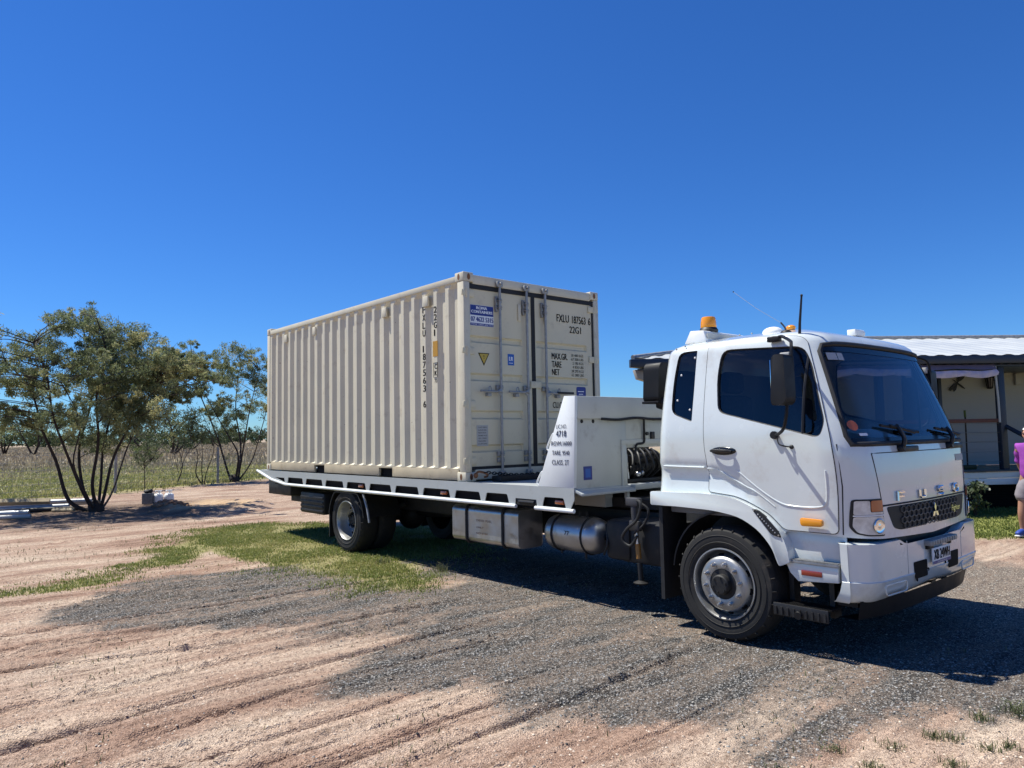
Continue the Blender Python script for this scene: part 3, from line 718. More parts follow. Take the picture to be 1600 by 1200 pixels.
# doors: proud panels with their own edges
DOOR = round_poly([(3.385,2.505),(3.72,2.52),(4.262,2.47),(4.385,2.085),(4.503,1.64),(4.53,1.305),(4.515,.945),(4.085,.945),(4.03,1.00),(3.962,1.062),(3.822,1.132),(3.675,1.187),(3.40,1.212),(3.405,1.45),(3.383,1.60),(3.378,1.87)], [.05,.1,.05,.2,.2,.2,.04,.04,.1,.1,.1,.1,.03,.1,.1,.2])
def door_v(x, z):
    s = side_s(x, min(z, ZT)); v = z if z < ZT-.02 else ZT-.02+(z-ZT+.02)*1.6
    return s, v
for mir in (1, -1):
    ol = [(s2u(door_v(x, z)[0]), door_v(x, z)[1]) for x, z in dens(DOOR, .03)]
    V_, F_, _n = skin(ol, [hd], lambda u, v: CP(u2s(u), v, .007), .05)
    nf = []
    vv, ff, _n = skin(ol, [hd], lambda u, v: CN(u2s(u), v), .05)
    mb = MB(); V2_ = [Vector((p.x, p.y*mir, p.z)) for p in V_]; N2_ = [Vector((p.x, p.y*mir, p.z)) for p in vv]
    add_sheet(mb, V2_, F_, .010, N2_)
    door = mb.build('door', 'cab_paint', truck, smooth=50)
    mb = MB(); mb.tube([Vector((p.x, p.y*mir, p.z)) for p in (CP(u2s(u), v, .0015) for u, v in ol)], .006, 6, closed=True); mb.build('door_seal', 'black_rubber', door)
    mb = MB()
    P = [CP(s, z, .007) for s, z in sdw]; Q = [CP(s, z, -.03) for s, z in sdw]; f = lambda p: Vector((p.x, p.y*mir, p.z))
    A, B = mb.verts([f(p) for p in P]), mb.verts([f(p) for p in Q]); n = len(P)
    for i in range(n): mb.face([A[i], A[(i+1) % n], B[(i+1) % n], B[i]])
    mb.tube([f(CP(s, z, -.012)) for s, z in sdw], .009, 6, closed=True); mb.build('window_seal', 'black_rubber', door)
    pane('door_window', dens(inner(DOORWIN, .004), .05), 'tint_glass', door, -.02, mir, cs)
    mb = MB()                                              # quarter-light divider bar
    mb.tube([f(CP(side_s(4.30-.02*q, 2.33-.66*q), 2.33-.66*q, -.012)) for q in np.linspace(0, 1, 8)], .012, 6); mb.build('window_bar', 'black_plastic', door)
    mb = MB()                                              # pressed swage lines, body colour
    sw = smooth_path([(3.70,1.40,0),(3.886,1.258,0),(4.06,1.157,0),(4.186,1.133,0),(4.368,1.137,0),(4.440,1.17,0),(4.455,1.277,0),(4.452,1.42,0)], 6)
    mb.tube([f(CP(side_s(p.x, p.y), p.y, .003)) for p in sw], .009, 8)
    sw = smooth_path([(3.40,1.415,0),(3.49,1.412,0),(3.60,1.36,0),(3.74,1.288,0),(3.87,1.225,0),(4.02,1.12,0)], 6)
    mb.tube([f(CP(side_s(p.x, p.y), p.y, .003)) for p in sw], .008, 8)
    sw = smooth_path([(3.49,1.60,0),(3.50,1.68,0),(3.56,1.70,0),(3.9,1.64,0),(4.25,1.575,0)], 6)
    mb.tube([f(CP(side_s(p.x, p.y), p.y, .001)) for p in sw], .006, 8)
    mb.split('swage_line', 'cab_paint', door, smooth=60)
    mb = MB(); y = -1.178*mir                               # handle: dark cup with a chrome-black bar
    mb.ell((3.575, y+.004*mir, 1.565), (.125, .012, .036), 20, 8); h = mb.build('door_handle', 'black_gloss', door)
    mb = MB(); mb.tube(smooth_path([(3.46, y-.008*mir, 1.565), (3.50, y-.03*mir, 1.572), (3.60, y-.032*mir, 1.570), (3.66, y-.01*mir, 1.56)], 5), .011, 8); mb.build('handle_bar', 'black_plastic', door)
# panel crease on the rear corner of the cab, and wheel-arch flare
mb = MB()
for mir in (1, -1):
    mb.tube([Vector((p.x, p.y*mir, p.z)) for p in (CP(side_s(x, 1.425-.01*(x-2.9)), 1.425-.01*(x-2.9), .001) for x in np.linspace(2.93, 3.37, 8))], .008, 8)
mb.split('crease_line', 'cab_paint', cab, smooth=60)
FL_O = [(2.80,1.192),(3.40,1.200),(3.675,1.176),(3.822,1.121),(3.962,1.052),(4.069,.948),(4.129,.838),(4.155,.700)]
FL_I = [(4.062,.66),(4.045,.70),(4.007,.80),(3.90,.925),(3.729,1.022),(3.484,1.060),(3.084,1.072),(2.80,1.068)]
for mir in (-1, 1):
    mb = MB(); mb.prism(round_poly(FL_O+FL_I, [.02]+[.1]*6+[.02, .02]+[.1]*6+[.02], 3), XZ, 1.10*mir, 1.205*mir, .012)
    fl = mb.build('wheel_arch_flare', 'cab_paint', truck)
    mb = MB(); mb.prism(round_poly([(3.842,1.098),(3.888,1.095),(3.962,1.048),(4.075,.935),(4.098,.885),(4.012,.905),(3.93,1.0)], .015, 2), XZ, 1.19*mir, 1.213*mir, .004); pd = mb.build('grip_pad', 'black_plastic', fl)
    mb = MB()
    for q in range(9): mb.ell((3.90+.018*q, 1.213*mir, 1.055-.0165*q), (.006, .004, .006), 6, 4)
    for p in ((3.865,1.09),(4.075,.905)): mb.cyl((p[0], 1.21*mir, p[1]), (p[0], 1.217*mir, p[1]), .007, n=8)
    mb.split('stud_row', 'steel', fl)
    # recessed step panel below the door, with the two steps
    mb = MB(); mb.box((4.07, 1.08*mir if mir > 0 else -1.10, .66), (4.56, 1.10*mir if mir > 0 else -1.08, .955), .004)
    mb.prism([(4.10,.70),(4.52,.70),(4.52,.585),(4.20,.56),(4.135,.62)], XZ, 1.07*mir, 1.17*mir, .006); sp = mb.build('step_panel', 'cab_paint', truck)
    mb = MB(); mb.box((4.085, min(.98*mir, 1.185*mir), .70), (4.53, max(.98*mir, 1.185*mir), .722), .004)
    for q in range(40): mb.box((4.09+q*.011, min(1.15*mir, 1.188*mir), .722), (4.094+q*.011, max(1.15*mir, 1.188*mir), .729))
    for q in range(9): mb.box((4.09, min((1.0+.017*q)*mir, (1.006+.017*q)*mir), .722), (4.525, max((1.0+.017*q)*mir, (1.006+.017*q)*mir), .728))
    mb.build('upper_step', 'galv', sp)
    mb = MB(); mb.box((4.23, min(1.169*mir, 1.176*mir), .612), (4.395, max(1.169*mir, 1.176*mir), .652), .003); mb.build('reflector', 'red_lens', sp)
    mb = MB()
    for q in range(7): mb.box((3.99, min((1.00+.026*q)*mir, (1.012+.026*q)*mir), .352), (4.43, max((1.00+.026*q)*mir, (1.012+.026*q)*mir), .366))
    for q in range(22): mb.box((3.99+.02*q, min(1.0*mir, 1.17*mir), .356), (3.996+.02*q, max(1.0*mir, 1.17*mir), .370))
    mb.box((3.985, min(1.168*mir, 1.185*mir), .275), (4.435, max(1.168*mir, 1.185*mir), .372), .006)
    for q in range(9): mb.box((4.0+.05*q, min(1.184*mir, 1.193*mir), .285), (4.018+.05*q, max(1.184*mir, 1.193*mir), .345))
    for x in (4.05, 4.38): mb.box((x-.02, min(.9*mir, 1.0*mir), .28), (x+.02, max(.9*mir, 1.0*mir), .62))
    ls = mb.build('lower_step', 'black_plastic', sp)
    mb = MB(); mb.cyl((4.20, 1.18*mir, .305), (4.20, 1.205*mir, .300), .030, n=16); mb.build('step_bolt', 'chassis', sp)
    mb = MB(); mb.prism(round_poly([(4.245,1.055),(4.425,1.05),(4.425,.995),(4.25,.99)], .022, 3), XZ, 1.16*mir, 1.195*mir, .008); mb.build('side_indicator', 'amber', truck)
# front: windscreen with black surround
V_, F_, _n = skin([(s2u(s), z) for s, z in ws_outline(.012)+[(5, 1.66+q*.05) for q in range(15, -1, -1)]], [], lambda u, v: CP(u2s(u), v, -.010), .09)
mb = MB(); add_sheet(mb, V_, F_, mirror=True); bmesh.ops.remove_doubles(mb.bm, verts=mb.bm.verts, dist=.002); ws = mb.build('windscreen', 'windscreen_glass', truck, smooth=70)
mb = MB(); half = ws_outline(0); lp = [CP(s, z, -.002) for s, z in half]; lp2 = [Vector((p.x, -p.y, p.z)) for p in lp][::-1]
mb.tube(lp+lp2[1:-1], .020, 8, closed=True); mb.build('windscreen_seal', 'black_rubber', ws)
def on_front(y, z, d=0.0):
    p = CP(front_s(y, z), z, d); return Vector((p.x, -abs(p.y) if y <= 0 else abs(p.y), p.z))
def front_patch(mb, poly, d, step=.06):
    """flat outline in (y, z) laid on the curved cab front"""
    V_, F_, _n = skin(dens(poly, .03), [], lambda y, z: on_front(y, z, d), step); A = mb.verts(V_)
    for f in F_: mb.face([A[i] for i in f])
mb = MB(); front_patch(mb, [(-1.06,1.625),(1.06,1.625),(1.05,1.665),(-1.05,1.665)], -.006); front_patch(mb, [(-.93,2.425),(-.94,2.36),(.94,2.36),(.93,2.425)], -.006); mb.build('black_band', 'black_gloss', ws)
mb = MB()
for q in range(2): front_patch(mb, [(-.925+.105*q,2.345),(-.83+.09*q,2.345),(-.835+.09*q,2.285),(-.935+.105*q,2.285)], -.004)
mb.build('permit_sticker', 'label_grey', ws)
mb = MB(); front_patch(mb, [(-1.005+.04*math.cos(q*.5236), 1.76+.04*math.sin(q*.5236)) for q in range(12)], -.004, .03); mb.build('round_sticker', 'orange_lens', ws)
mb = MB(); front_patch(mb, [(-.985,1.68),(-.90,1.68),(-.90,1.70),(-.985,1.70)], -.003); mb.build('small_label', 'label_white', ws)
# wipers: arm, blade, pivot
for y0, y1, z1 in ((-.50, -.05, 1.745), (.52, -.30, 1.715)):
    mb = MB(); p0 = on_front(y0, 1.575, .035); p2 = on_front(y0+.02, z1, .04)
    mb.cyl(on_front(y0, 1.575, -.01), on_front(y0, 1.575, .05), .026, n=12); mb.box(on_front(y0+.13, 1.565, .02)-Vector((.02, .16, .022)), on_front(y0+.13, 1.565, .02)+Vector((.02, .16, .022)), .01)
    mb.tube(smooth_path([p0, on_front(y0+.01, 1.62, .06), on_front(y0+.02, 1.68, .055), p2], 4), .018, 6)
    wp = mb.build('wiper', 'black_plastic', truck)
    mb = MB(); B0 = on_front(y0-.20, z1-.0, .022); B1 = on_front(y0+.42, z1-.055, .022)
    mb.tube([on_front(y0-.20+.62*q, z1+.005-.06*q, .020) for q in np.linspace(0, 1, 9)], .012, 6); mb.tube([on_front(y0-.08+.38*q, z1-.005-.06*q, .038) for q in np.linspace(0, 1, 5)], .012, 6)
    mb.build('wiper_blade', 'black_rubber', wp)
# bonnet panel seams
mb = MB()
mb.tube([on_front(y, 1.545, -.003) for y in np.linspace(-.93, .93, 25)], .005, 6)
for mir in (1, -1): mb.tube([on_front(mir*(.93-.075*q), 1.545-.41*q, -.003) for q in np.linspace(0, 1, 9)], .006, 6)
mb.tube([on_front(y, 1.148, -.003) for y in np.linspace(-.86, .86, 25)], .008, 6)
mb.split('panel_gap', 'black_rubber', truck)
for mir in (1, -1):                                       # seam between door and front corner
    mb = MB(); mb.tube([Vector((p.x, p.y*-mir, p.z)) for p in (CP(side_s(x, z), z, -.001) for x, z in ((4.545,.94),(4.56,1.3),(4.535,1.62)))], .005, 6); mb.build('panel_gap', 'black_rubber', truck)
# grille with honeycomb, letters and emblem
GR = round_poly([(-.80,1.135),(.80,1.135),(.72,.970),(.60,.948),(.14,.948),(.10,.968),(-.10,.968),(-.14,.948),(-.60,.948),(-.70,.970)], .035, 3)
mb = MB(); V_, F_, _n = skin(dens(GR, .03), [], lambda y, z: on_front(y, z, .004), .05); nn = [on_front(p.y, p.z, 1)-on_front(p.y, p.z, 0) for p in V_]
add_sheet(mb, V_, F_, .012, nn); gr = mb.build('grille', 'grille_black', truck, smooth=40)
mb = MB()
for r_ in range(4):
    for c_ in range(-7, 8):
        y, z = c_*.085+(r_ % 2)*.0425, .978+r_*.041
        if abs(y) > .56: continue
        H = [on_front(y+.040*math.cos(R(30+60*k)), z+.026*math.sin(R(30+60*k)), .010) for k in range(6)]; mb.tube(H, .0045, 5, closed=True)
mb.build('honeycomb', 'honeycomb_grey', gr)
mb = MB()
for a in (90, 210, 330):
    c, s_ = math.cos(R(a)), math.sin(R(a)); cy, cz = 0.0, 1.045
    D = [(0, 0), (.5, .29), (1, 0), (.5, -.29)]; P = []
    for u_, w_ in D: P.append((cy+(u_*c-w_*s_)*.070, cz+(u_*s_+w_*c)*.070))
    mb.prism(P, lambda y, z, t: on_front(y, z, t), .012, .030)
mb.build('emblem', 'chrome', gr)
mb = MB(); text(mb, 'Fighter', on_front(.42, 1.0, .016), (-.02, 1, 0), (0, 0, 1), .20, .062); mb.build('model_badge', 'chrome', gr)
mb = MB()
def stroke_letter(mb, P, r_=.011):
    mb.tube([on_front(y, z, .012) for y, z in P], r_, 6)
for y, ch in ((-.575, 'F'), (-.19, 'U'), (.19, 'S'), (.57, 'O')):
    z0, h, w_ = 1.172, .062, .05
    if ch == 'F': stroke_letter(mb, [(y-w_, z0), (y-w_, z0+h), (y+w_, z0+h), (y-w_+.002, z0+h+.001), (y-w_+.001, z0+h*.5), (y+w_*.7, z0+h*.5)])
    if ch == 'U': stroke_letter(mb, [(y-w_, z0+h), (y-w_, z0+.012), (y-w_*.7, z0), (y+w_*.7, z0), (y+w_, z0+.012), (y+w_, z0+h)])
    if ch == 'S': stroke_letter(mb, [(y+w_, z0+h), (y-w_*.7, z0+h), (y-w_, z0+h*.8), (y-w_*.7, z0+h*.52), (y+w_*.7, z0+h*.48), (y+w_, z0+h*.2), (y+w_*.7, z0), (y-w_, z0)])
    if ch == 'O': stroke_letter(mb, [(y-w_*.7, z0), (y+w_*.7, z0), (y+w_, z0+h*.25), (y+w_, z0+h*.75), (y+w_*.7, z0+h), (y-w_*.7, z0+h), (y-w_, z0+h*.75), (y-w_, z0+h*.25), (y-w_*.7, z0)])
mb.split('front_letter', 'chrome', truck)
mb = MB(); front_patch(mb, [(.70,1.49),(.93,1.49),(.93,1.432),(.70,1.432)], .003); sg = mb.build('front_sign', 'label_grey', truck)
# headlamps
for mir in (-1, 1):
    HL = [(.865,1.205),(1.092,1.205),(1.097,1.10),(1.097,1.0),(1.072,.95),(1.01,.932),(.85,.925)]
    mb = MB(); P = round_poly([(y*mir, z) for y, z in HL], .02, 3); V_, F_, _n = skin(dens(P, .03), [], lambda y, z: on_front(y, z, .005), .05)
    nn = [on_front(p.y, p.z, 1)-on_front(p.y, p.z, 0) for p in V_]; add_sheet(mb, V_, F_, .012, nn); hl = mb.build('headlight', 'black_plastic', truck)
    def sub(name, poly, m_, d):
        mb = MB(); V_, F_, _n = skin(dens(round_poly([(y*mir, z) for y, z in poly], .012, 2), .03), [], lambda y, z: on_front(y, z, d), .05); nn = [on_front(p.y, p.z, 1)-on_front(p.y, p.z, 0) for p in V_]; add_sheet(mb, V_, F_, .006, nn); return mb.build(name, m_, hl)
    sub('lens', [(.872,1.075),(1.083,1.075),(1.085,1.005),(1.063,.96),(1.005,.943),(.862,.938)], 'lamp_lens', .011)
    sub('turn_signal', [(.875,1.194),(.985,1.194),(.985,1.112),(.875,1.112)], 'orange_lens', .012)
    sub('side_lens', [(.991,1.194),(1.081,1.194),(1.083,1.09),(.875,1.09),(.875,1.108),(.991,1.108)], 'lamp_lens', .011)
    sub('chrome_bar', [(.868,1.088),(1.085,1.088),(1.085,1.078),(.868,1.078)], 'white_plastic', .014)
    mb = MB(); p = on_front(.925*mir, 1.005, .012); n_ = on_front(.925*mir, 1.005, 1)-on_front(.925*mir, 1.005, 0)
    mb.lathe([(.052, 0), (.056, .004), (.050, .008), (.03, .002), (.012, .006), (0, .008)], p, n_, 24); mb.build('reflector_bowl', 'chrome', hl)
# bumper
def bump_ring(z):
    t = (z-.44)/.46; w = 1.175-.02*(1-t); f = 4.795-.10*max(0, (.62-z)/.18)**1.5*.6; r_ = .22; P = []
    P.append((4.555, -w+.02)); P.append((4.60, -w))
    for q in np.linspace(0, 1, 9): a = q*math.pi/2; P.append((f-.03-r_+r_*math.sin(a), -(w-r_)-r_*math.cos(a)))
    for y in np.linspace(-(w-r_), 0, 8)[1:]: P.append((f-.03*(y/(w-r_))**2, y))
    return P
mb = MB(); rows = []
ZS = [.44, .455, .52, .60, .605, .66, .72, .78, .84, .875, .895, .90]
for z in ZS:
    P = bump_ring(z); ins = {.44: .03, .455: .012, .895: .006, .90: .03, .60: .0, .605: .006}.get(z, .006 if z > .6 else 0)
    full = P+[(x, -y) for x, y in P[-2::-1]]
    row = []
    for x, y in full:
        zz = z+(.03*(abs(y) < .5)*(z < .5)*(1-abs(y)/.5))
        if z > .85: zz -= .015+.085*max(0, 1-(abs(y)/.62)**8)
        row.append((x-ins, y*(1-ins*.8), zz))
    rows.append(mb.verts(row))
for A, B in zip(rows, rows[1:]):
    for i in range(len(A)-1): mb.face([A[i], A[i+1], B[i+1], B[i]])
bk = mb.verts([(4.52, v.co.y*.9, v.co.z) for v in rows[-1]]); 
for i in range(len(bk)-1): mb.face([rows[-1][i], rows[-1][i+1], bk[i+1], bk[i]])
bk = mb.verts([(4.52, v.co.y*.9, v.co.z) for v in rows[0]])
for i in range(len(bk)-1): mb.face([rows[0][i], rows[0][i+1], bk[i+1], bk[i]])
bum = mb.build('bumper', 'cab_paint', truck, smooth=40)
def bx(y, z):
    w = 1.175; r_ = .22; f = 4.795-.006; y = abs(y)
    return f-.03*(y/(w-r_))**2 if y < w-r_ else f-.03-r_+math.sqrt(max(0, r_*r_-(y-(w-r_))**2))
def bump_patch(name, poly, m_, par, d=.004, th=.006, rnd=.015):
    mb = MB(); V_, F_, _n = skin(dens(round_poly(poly, rnd, 2), .03), [], lambda y, z: Vector((bx(y, z)+d, y, z)), .06); add_sheet(mb, V_, F_, th, [Vector((1, 0, 0))]*len(V_)); return mb.build(name, m_, par)
for mir in (-1, 1):
    bump_patch('bumper_slot', [(mir*.225,.685),(mir*.47,.685),(mir*.45,.555),(mir*.225,.555)], 'ink_black', bum)
    mb = MB(); pts = round_poly([(mir*.58,.565),(mir*.93,.565),(mir*.91,.49),(mir*.58,.49)], .03, 3)
    mb.tube([Vector((bx(y, z)-.008, y, z)) for y, z in dens(pts, .05)], .006, 6, closed=True); mb.build('fog_lamp_blank', 'cab_paint', bum, smooth=60)
mb = MB(); 
for y, z in ((-.2, .60), (.16, .61), (-.42, .545)): mb.ell((bx(y, z), y, z), (.006, .014, .014), 8, 6)
mb.split('bumper_hole', 'ink_black', bum)
mb = MB()
for y in (-.56, .56): mb.tube([Vector((bx(y, z)-.002, y+(.02 if y > 0 else -.02)*(z-.6), z)) for z in np.linspace(.61, .86, 6)], .004, 5)
mb.split('panel_gap', 'label_grey', bum)
# dark gap above the bumper and valance below
mb = MB(); mb.box((4.45, -1.02, .78), (4.62, 1.02, .93), .01); mb.box((4.60, -.66, .74), (4.70, .66, .90), .01); mb.build('front_underlay', 'mirror_black', truck)
mb = MB(); P = []
for y in np.linspace(-1.1, 1.1, 23): P.append((4.74-.10*(abs(y)/1.1)**4, y))
A, B, C_ = mb.verts([(x, y, .46) for x, y in P]), mb.verts([(x-.03, y*.98, .32) for x, y in P]), mb.verts([(x-.2, y*.96, .31) for x, y in P])
for Q, T in ((A, B), (B, C_)):
    for i in range(22): mb.face([Q[i], Q[i+1], T[i+1], T[i]])
mb.box((4.45, -1.05, .40), (4.60, 1.05, .50)); mb.build('front_valance', 'mirror_black', truck)
# number plate and light bar on a bracket
mb = MB(); mb.box((4.812, -.19, .635), (4.822, .19, .765), .004); pl = mb.build('number_plate', 'label_white', truck)
mb = MB(); text(mb, 'XB 24WH', (4.8245, -.165, .672), (0, 1, 0), (0, 0, 1), .33, .078, .003); mb.build('plate_lettering', 'ink_black', pl)
mb = MB(); mb.box((4.8225, -.188, .637), (4.8235, .188, .660)); mb.build('plate_band', 'blue_label', pl)
mb = MB(); text(mb, 'QUEENSLAND', (4.8242, -.10, .642), (0, 1, 0), (0, 0, 1), .2, .012); mb.build('plate_state', 'label_white', pl)
mb = MB(); mb.box((4.78, -.26, .79), (4.845, .30, .835), .008)
for q in range(10): mb.box((4.84, -.24+.052*q, .795), (4.849, -.238+.052*q, .83))
lb = mb.build('light_bar', 'galv', truck)
mb = MB()
for y in (-.22, .24): mb.box((4.77, y-.02, .76), (4.81, y+.02, .80), .004)
mb.box((4.785, -.24, .765), (4.82, -.15, .83), .005); mb.split('bracket', 'black_plastic', lb)
# interior
mb = MB(); mb.box((4.22, -1.03, 1.25), (4.55, 1.03, 1.60), .04); mb.box((4.18, .25, 1.40), (4.5, .95, 1.66), .04); mb.build('dashboard', 'interior', truck)
mb = MB(); mb.prism([(4.30,-.55),(4.60,-.55),(4.62,.02),(4.32,.02)], lambda a, b, t: (a, b, t+(4.62-a)*.30), 1.63, 1.638); mb.build('paper_sheet', 'paper', truck)
mb = MB(); mb.box((2.92, -1.06, 1.0), (4.3, 1.06, 1.08), .01); mb.box((2.93, -1.06, 1.05), (3.02, 1.06, 2.30), .01); mb.build('cab_floor', 'interior', truck)
for y in (-.58, .58):
    mb = MB(); mb.box((3.35, y-.26, 1.38), (3.85, y+.26, 1.52), .05); mb.box((3.25, y-.25, 1.48), (3.38, y+.25, 2.06), .05); mb.box((3.26, y-.14, 2.08), (3.36, y+.14, 2.28), .04); mb.build('seat', 'seat_cloth', truck)
mb = MB(); a = Vector((-.55, 0, .83)).normalized(); u_, w_ = frame(a); c0 = Vector((4.12, -.58, 1.72))
mb.tube([c0+(u_*math.cos(k*math.pi/16)+w_*math.sin(k*math.pi/16))*.22 for k in range(32)], .016, 8, closed=True)
for k in (0, 2.1, 4.2): mb.tube([c0, c0+(u_*math.cos(k)+w_*math.sin(k))*.21], .014, 6)
mb.tube([c0, c0+Vector((.25, 0, -.35))], .03, 8); mb.build('steering_wheel', 'black_plastic', truck)
# mirrors on tube arms
for mir in (1, -1):
    f = lambda p: Vector((p[0], -p[1]*mir, p[2]))
    mb = MB()
    arm = smooth_path([f(p) for p in ((4.06,1.17,1.695),(4.12,1.24,1.70),(4.235,1.36,1.74),(4.285,1.40,1.83),(4.30,1.385,2.0),(4.325,1.36,2.27),(4.315,1.33,2.385),(4.27,1.26,2.425),(4.13,1.12,2.485),(4.08,1.09,2.49))], 5)
    mb.tube(arm, .013, 8)
    mb.cyl(f((4.055,1.14,1.69)), f((4.06,1.20,1.695)), .032, n=10); mb.box(Vector(f((4.04,1.09,2.475)))-Vector((.055, .025, .022)), Vector(f((4.04,1.09,2.475)))+Vector((.055, .025, .022)), .008)
    ma = mb.build('mirror_arm', 'mirror_black', truck)
    mb = MB(); P = round_poly([(4.235,2.305),(4.335,2.31),(4.34,1.965),(4.32,1.925),(4.225,1.92),(4.215,1.96)], .035, 4)
    mb.prism(P, XZ, 0, .15, 0)
    for v in mb.bm.verts:                                  # a rounded shell turned towards the driver
        y = v.co.y; v.co.x = 4.25+(v.co.x-4.25)*(.35 if False else 1); v.co.y = -(1.34+(y)*1.0)*mir
    fs = list(mb.bm.faces); mb.bevel(fs, .022, 3)
    mh = mb.build('mirror', 'mirror_black', truck)
    mb = MB(); mb.box((4.208, min(-1.36*mir, -1.47*mir), 1.97), (4.214, max(-1.36*mir, -1.47*mir), 2.27), .002); mb.build('mirror_glass', 'chrome', mh)
    mb = MB(); mb.box(f((4.28,1.33,2.30))-Vector((.05, .03, .03)), f((4.28,1.33,2.30))+Vector((.03, .03, .03)), .008); mb.build('mirror_bracket', 'label_grey', mh)
    mb = MB(); mb.tube(smooth_path([f((4.09,1.20,1.68)), f((4.12,1.22,1.62)), f((4.19,1.185,1.60))], 5), .006, 6); mb.ell(f((4.195,1.175,1.60)), (.02, .012, .018), 8, 6); mb.build('mirror_cable', 'black_rubber', truck)
# roof fittings: beacon bar, clearance lamps, antennas
mb = MB(); 
def roof_z(x, y):
    k = 1-max(abs(y)/.9, abs(x-3.62)/.62); return 2.545+.11*(1-(1-max(0, min(1, k)))**2)
mb.prism([(2.93,2.57),(3.17,2.57),(3.17,2.60),(3.15,2.68),(3.00,2.69)], XZ, -.78, .78, .008)
for y in (-.74, .70): mb.box((2.96, y, 2.52), (3.13, y+.04, 2.60), .005)
bb = mb.build('roof_bar', 'white_plastic', truck)
mb = MB(); mb.box((3.171, -.76, 2.605), (3.178, .76, 2.655)); mb.build('lamp_strip', 'label_grey', bb)
mb = MB(); c0 = Vector((3.085, -.60, 2.68)); mb.lathe([(0, 0), (.085, 0), (.09, .02), (.075, .045), (0, .05)], c0, (0, 0, 1), 28); be = mb.build('beacon', 'black_plastic', truck)
mb = MB(); mb.lathe([(.072, .04), (.076, .05), (.074, .085), (.068, .135), (.060, .148), (0, .152)], c0, (0, 0, 1), 28); mb.build('beacon_lens', 'amber', be)
mb = MB(); mb.ell((3.76, -.62, 2.60), (.095, .06, .05), 16, 10); cl = mb.build('roof_lamp', 'white_plastic', truck)
mb = MB(); mb.ell((3.88, -.52, 2.635), (.045, .035, .026), 12, 8); mb.build('clearance_lamp', 'amber', truck)
mb = MB(); mb.box((4.02, .25, 2.60), (4.10, .42, 2.66), .008); mb.cyl((4.06, .42, 2.635), (4.06, .47, 2.635), .035, n=14); mb.build('air_horn', 'white_plastic', truck)
mb = MB(); mb.ell((4.02, -.86, 2.545), (.05, .04, .03), 12, 8); mb.tube(smooth_path([(4.02,-.86,2.55),(3.98,-.80,2.60),(3.90,-.72,2.66)], 4), .008, 6)
mb.tube([(3.90,-.72,2.66),(3.60,-.60,2.84),(3.28,-.46,3.06)], .0014, 4); mb.ell((3.28, -.46, 3.06), (.007, .007, .007), 6, 4); mb.build('whip_antenna', 'dark_metal', truck)
mb = MB(); mb.box((4.165, -.99, 2.40), (4.205, -.92, 2.50), .008); mb.tube([(4.19,-.96,2.48),(4.195,-.955,2.60),(4.215,-.945,2.82)], .011, 8, rad=[.013, .011, .008]); mb.ell((4.2155, -.945, 2.825), (.011, .011, .013), 8, 6); mb.build('stub_antenna', 'black_plastic', truck)
mb = MB()
for x, z in ((3.02,2.50),(3.12,2.515)): mb.ell((x, -1.03, z), (.008, .008, .008), 6, 4)
for x, y in ((3.58,-.86),(3.70,-.86)): mb.ell((x, y, roof_z(x, y)+.025), (.009, .009, .008), 6, 4)
mb.split('roof_bolt', 'galv', truck)
# air intake snorkel behind the cab
mb = MB(); mb.prism(round_poly([(-.56,2.05),(-.36,2.05),(-.36,2.40),(-.39,2.455),(-.53,2.455),(-.56,2.40)], .05, 4), lambda a, b, t: (t+.06*(b-2.02), a, b), 2.22, 2.42, .015)
mb.box((2.215, -.57, 2.03), (2.425, -.35, 2.055), .006); mb.tube(smooth_path([(2.36,-.47,2.05),(2.50,-.42,1.98),(2.66,-.36,1.80),(2.70,-.34,1.3)], 5), .07, 12); sn = mb.build('air_intake', 'mirror_black', truck)
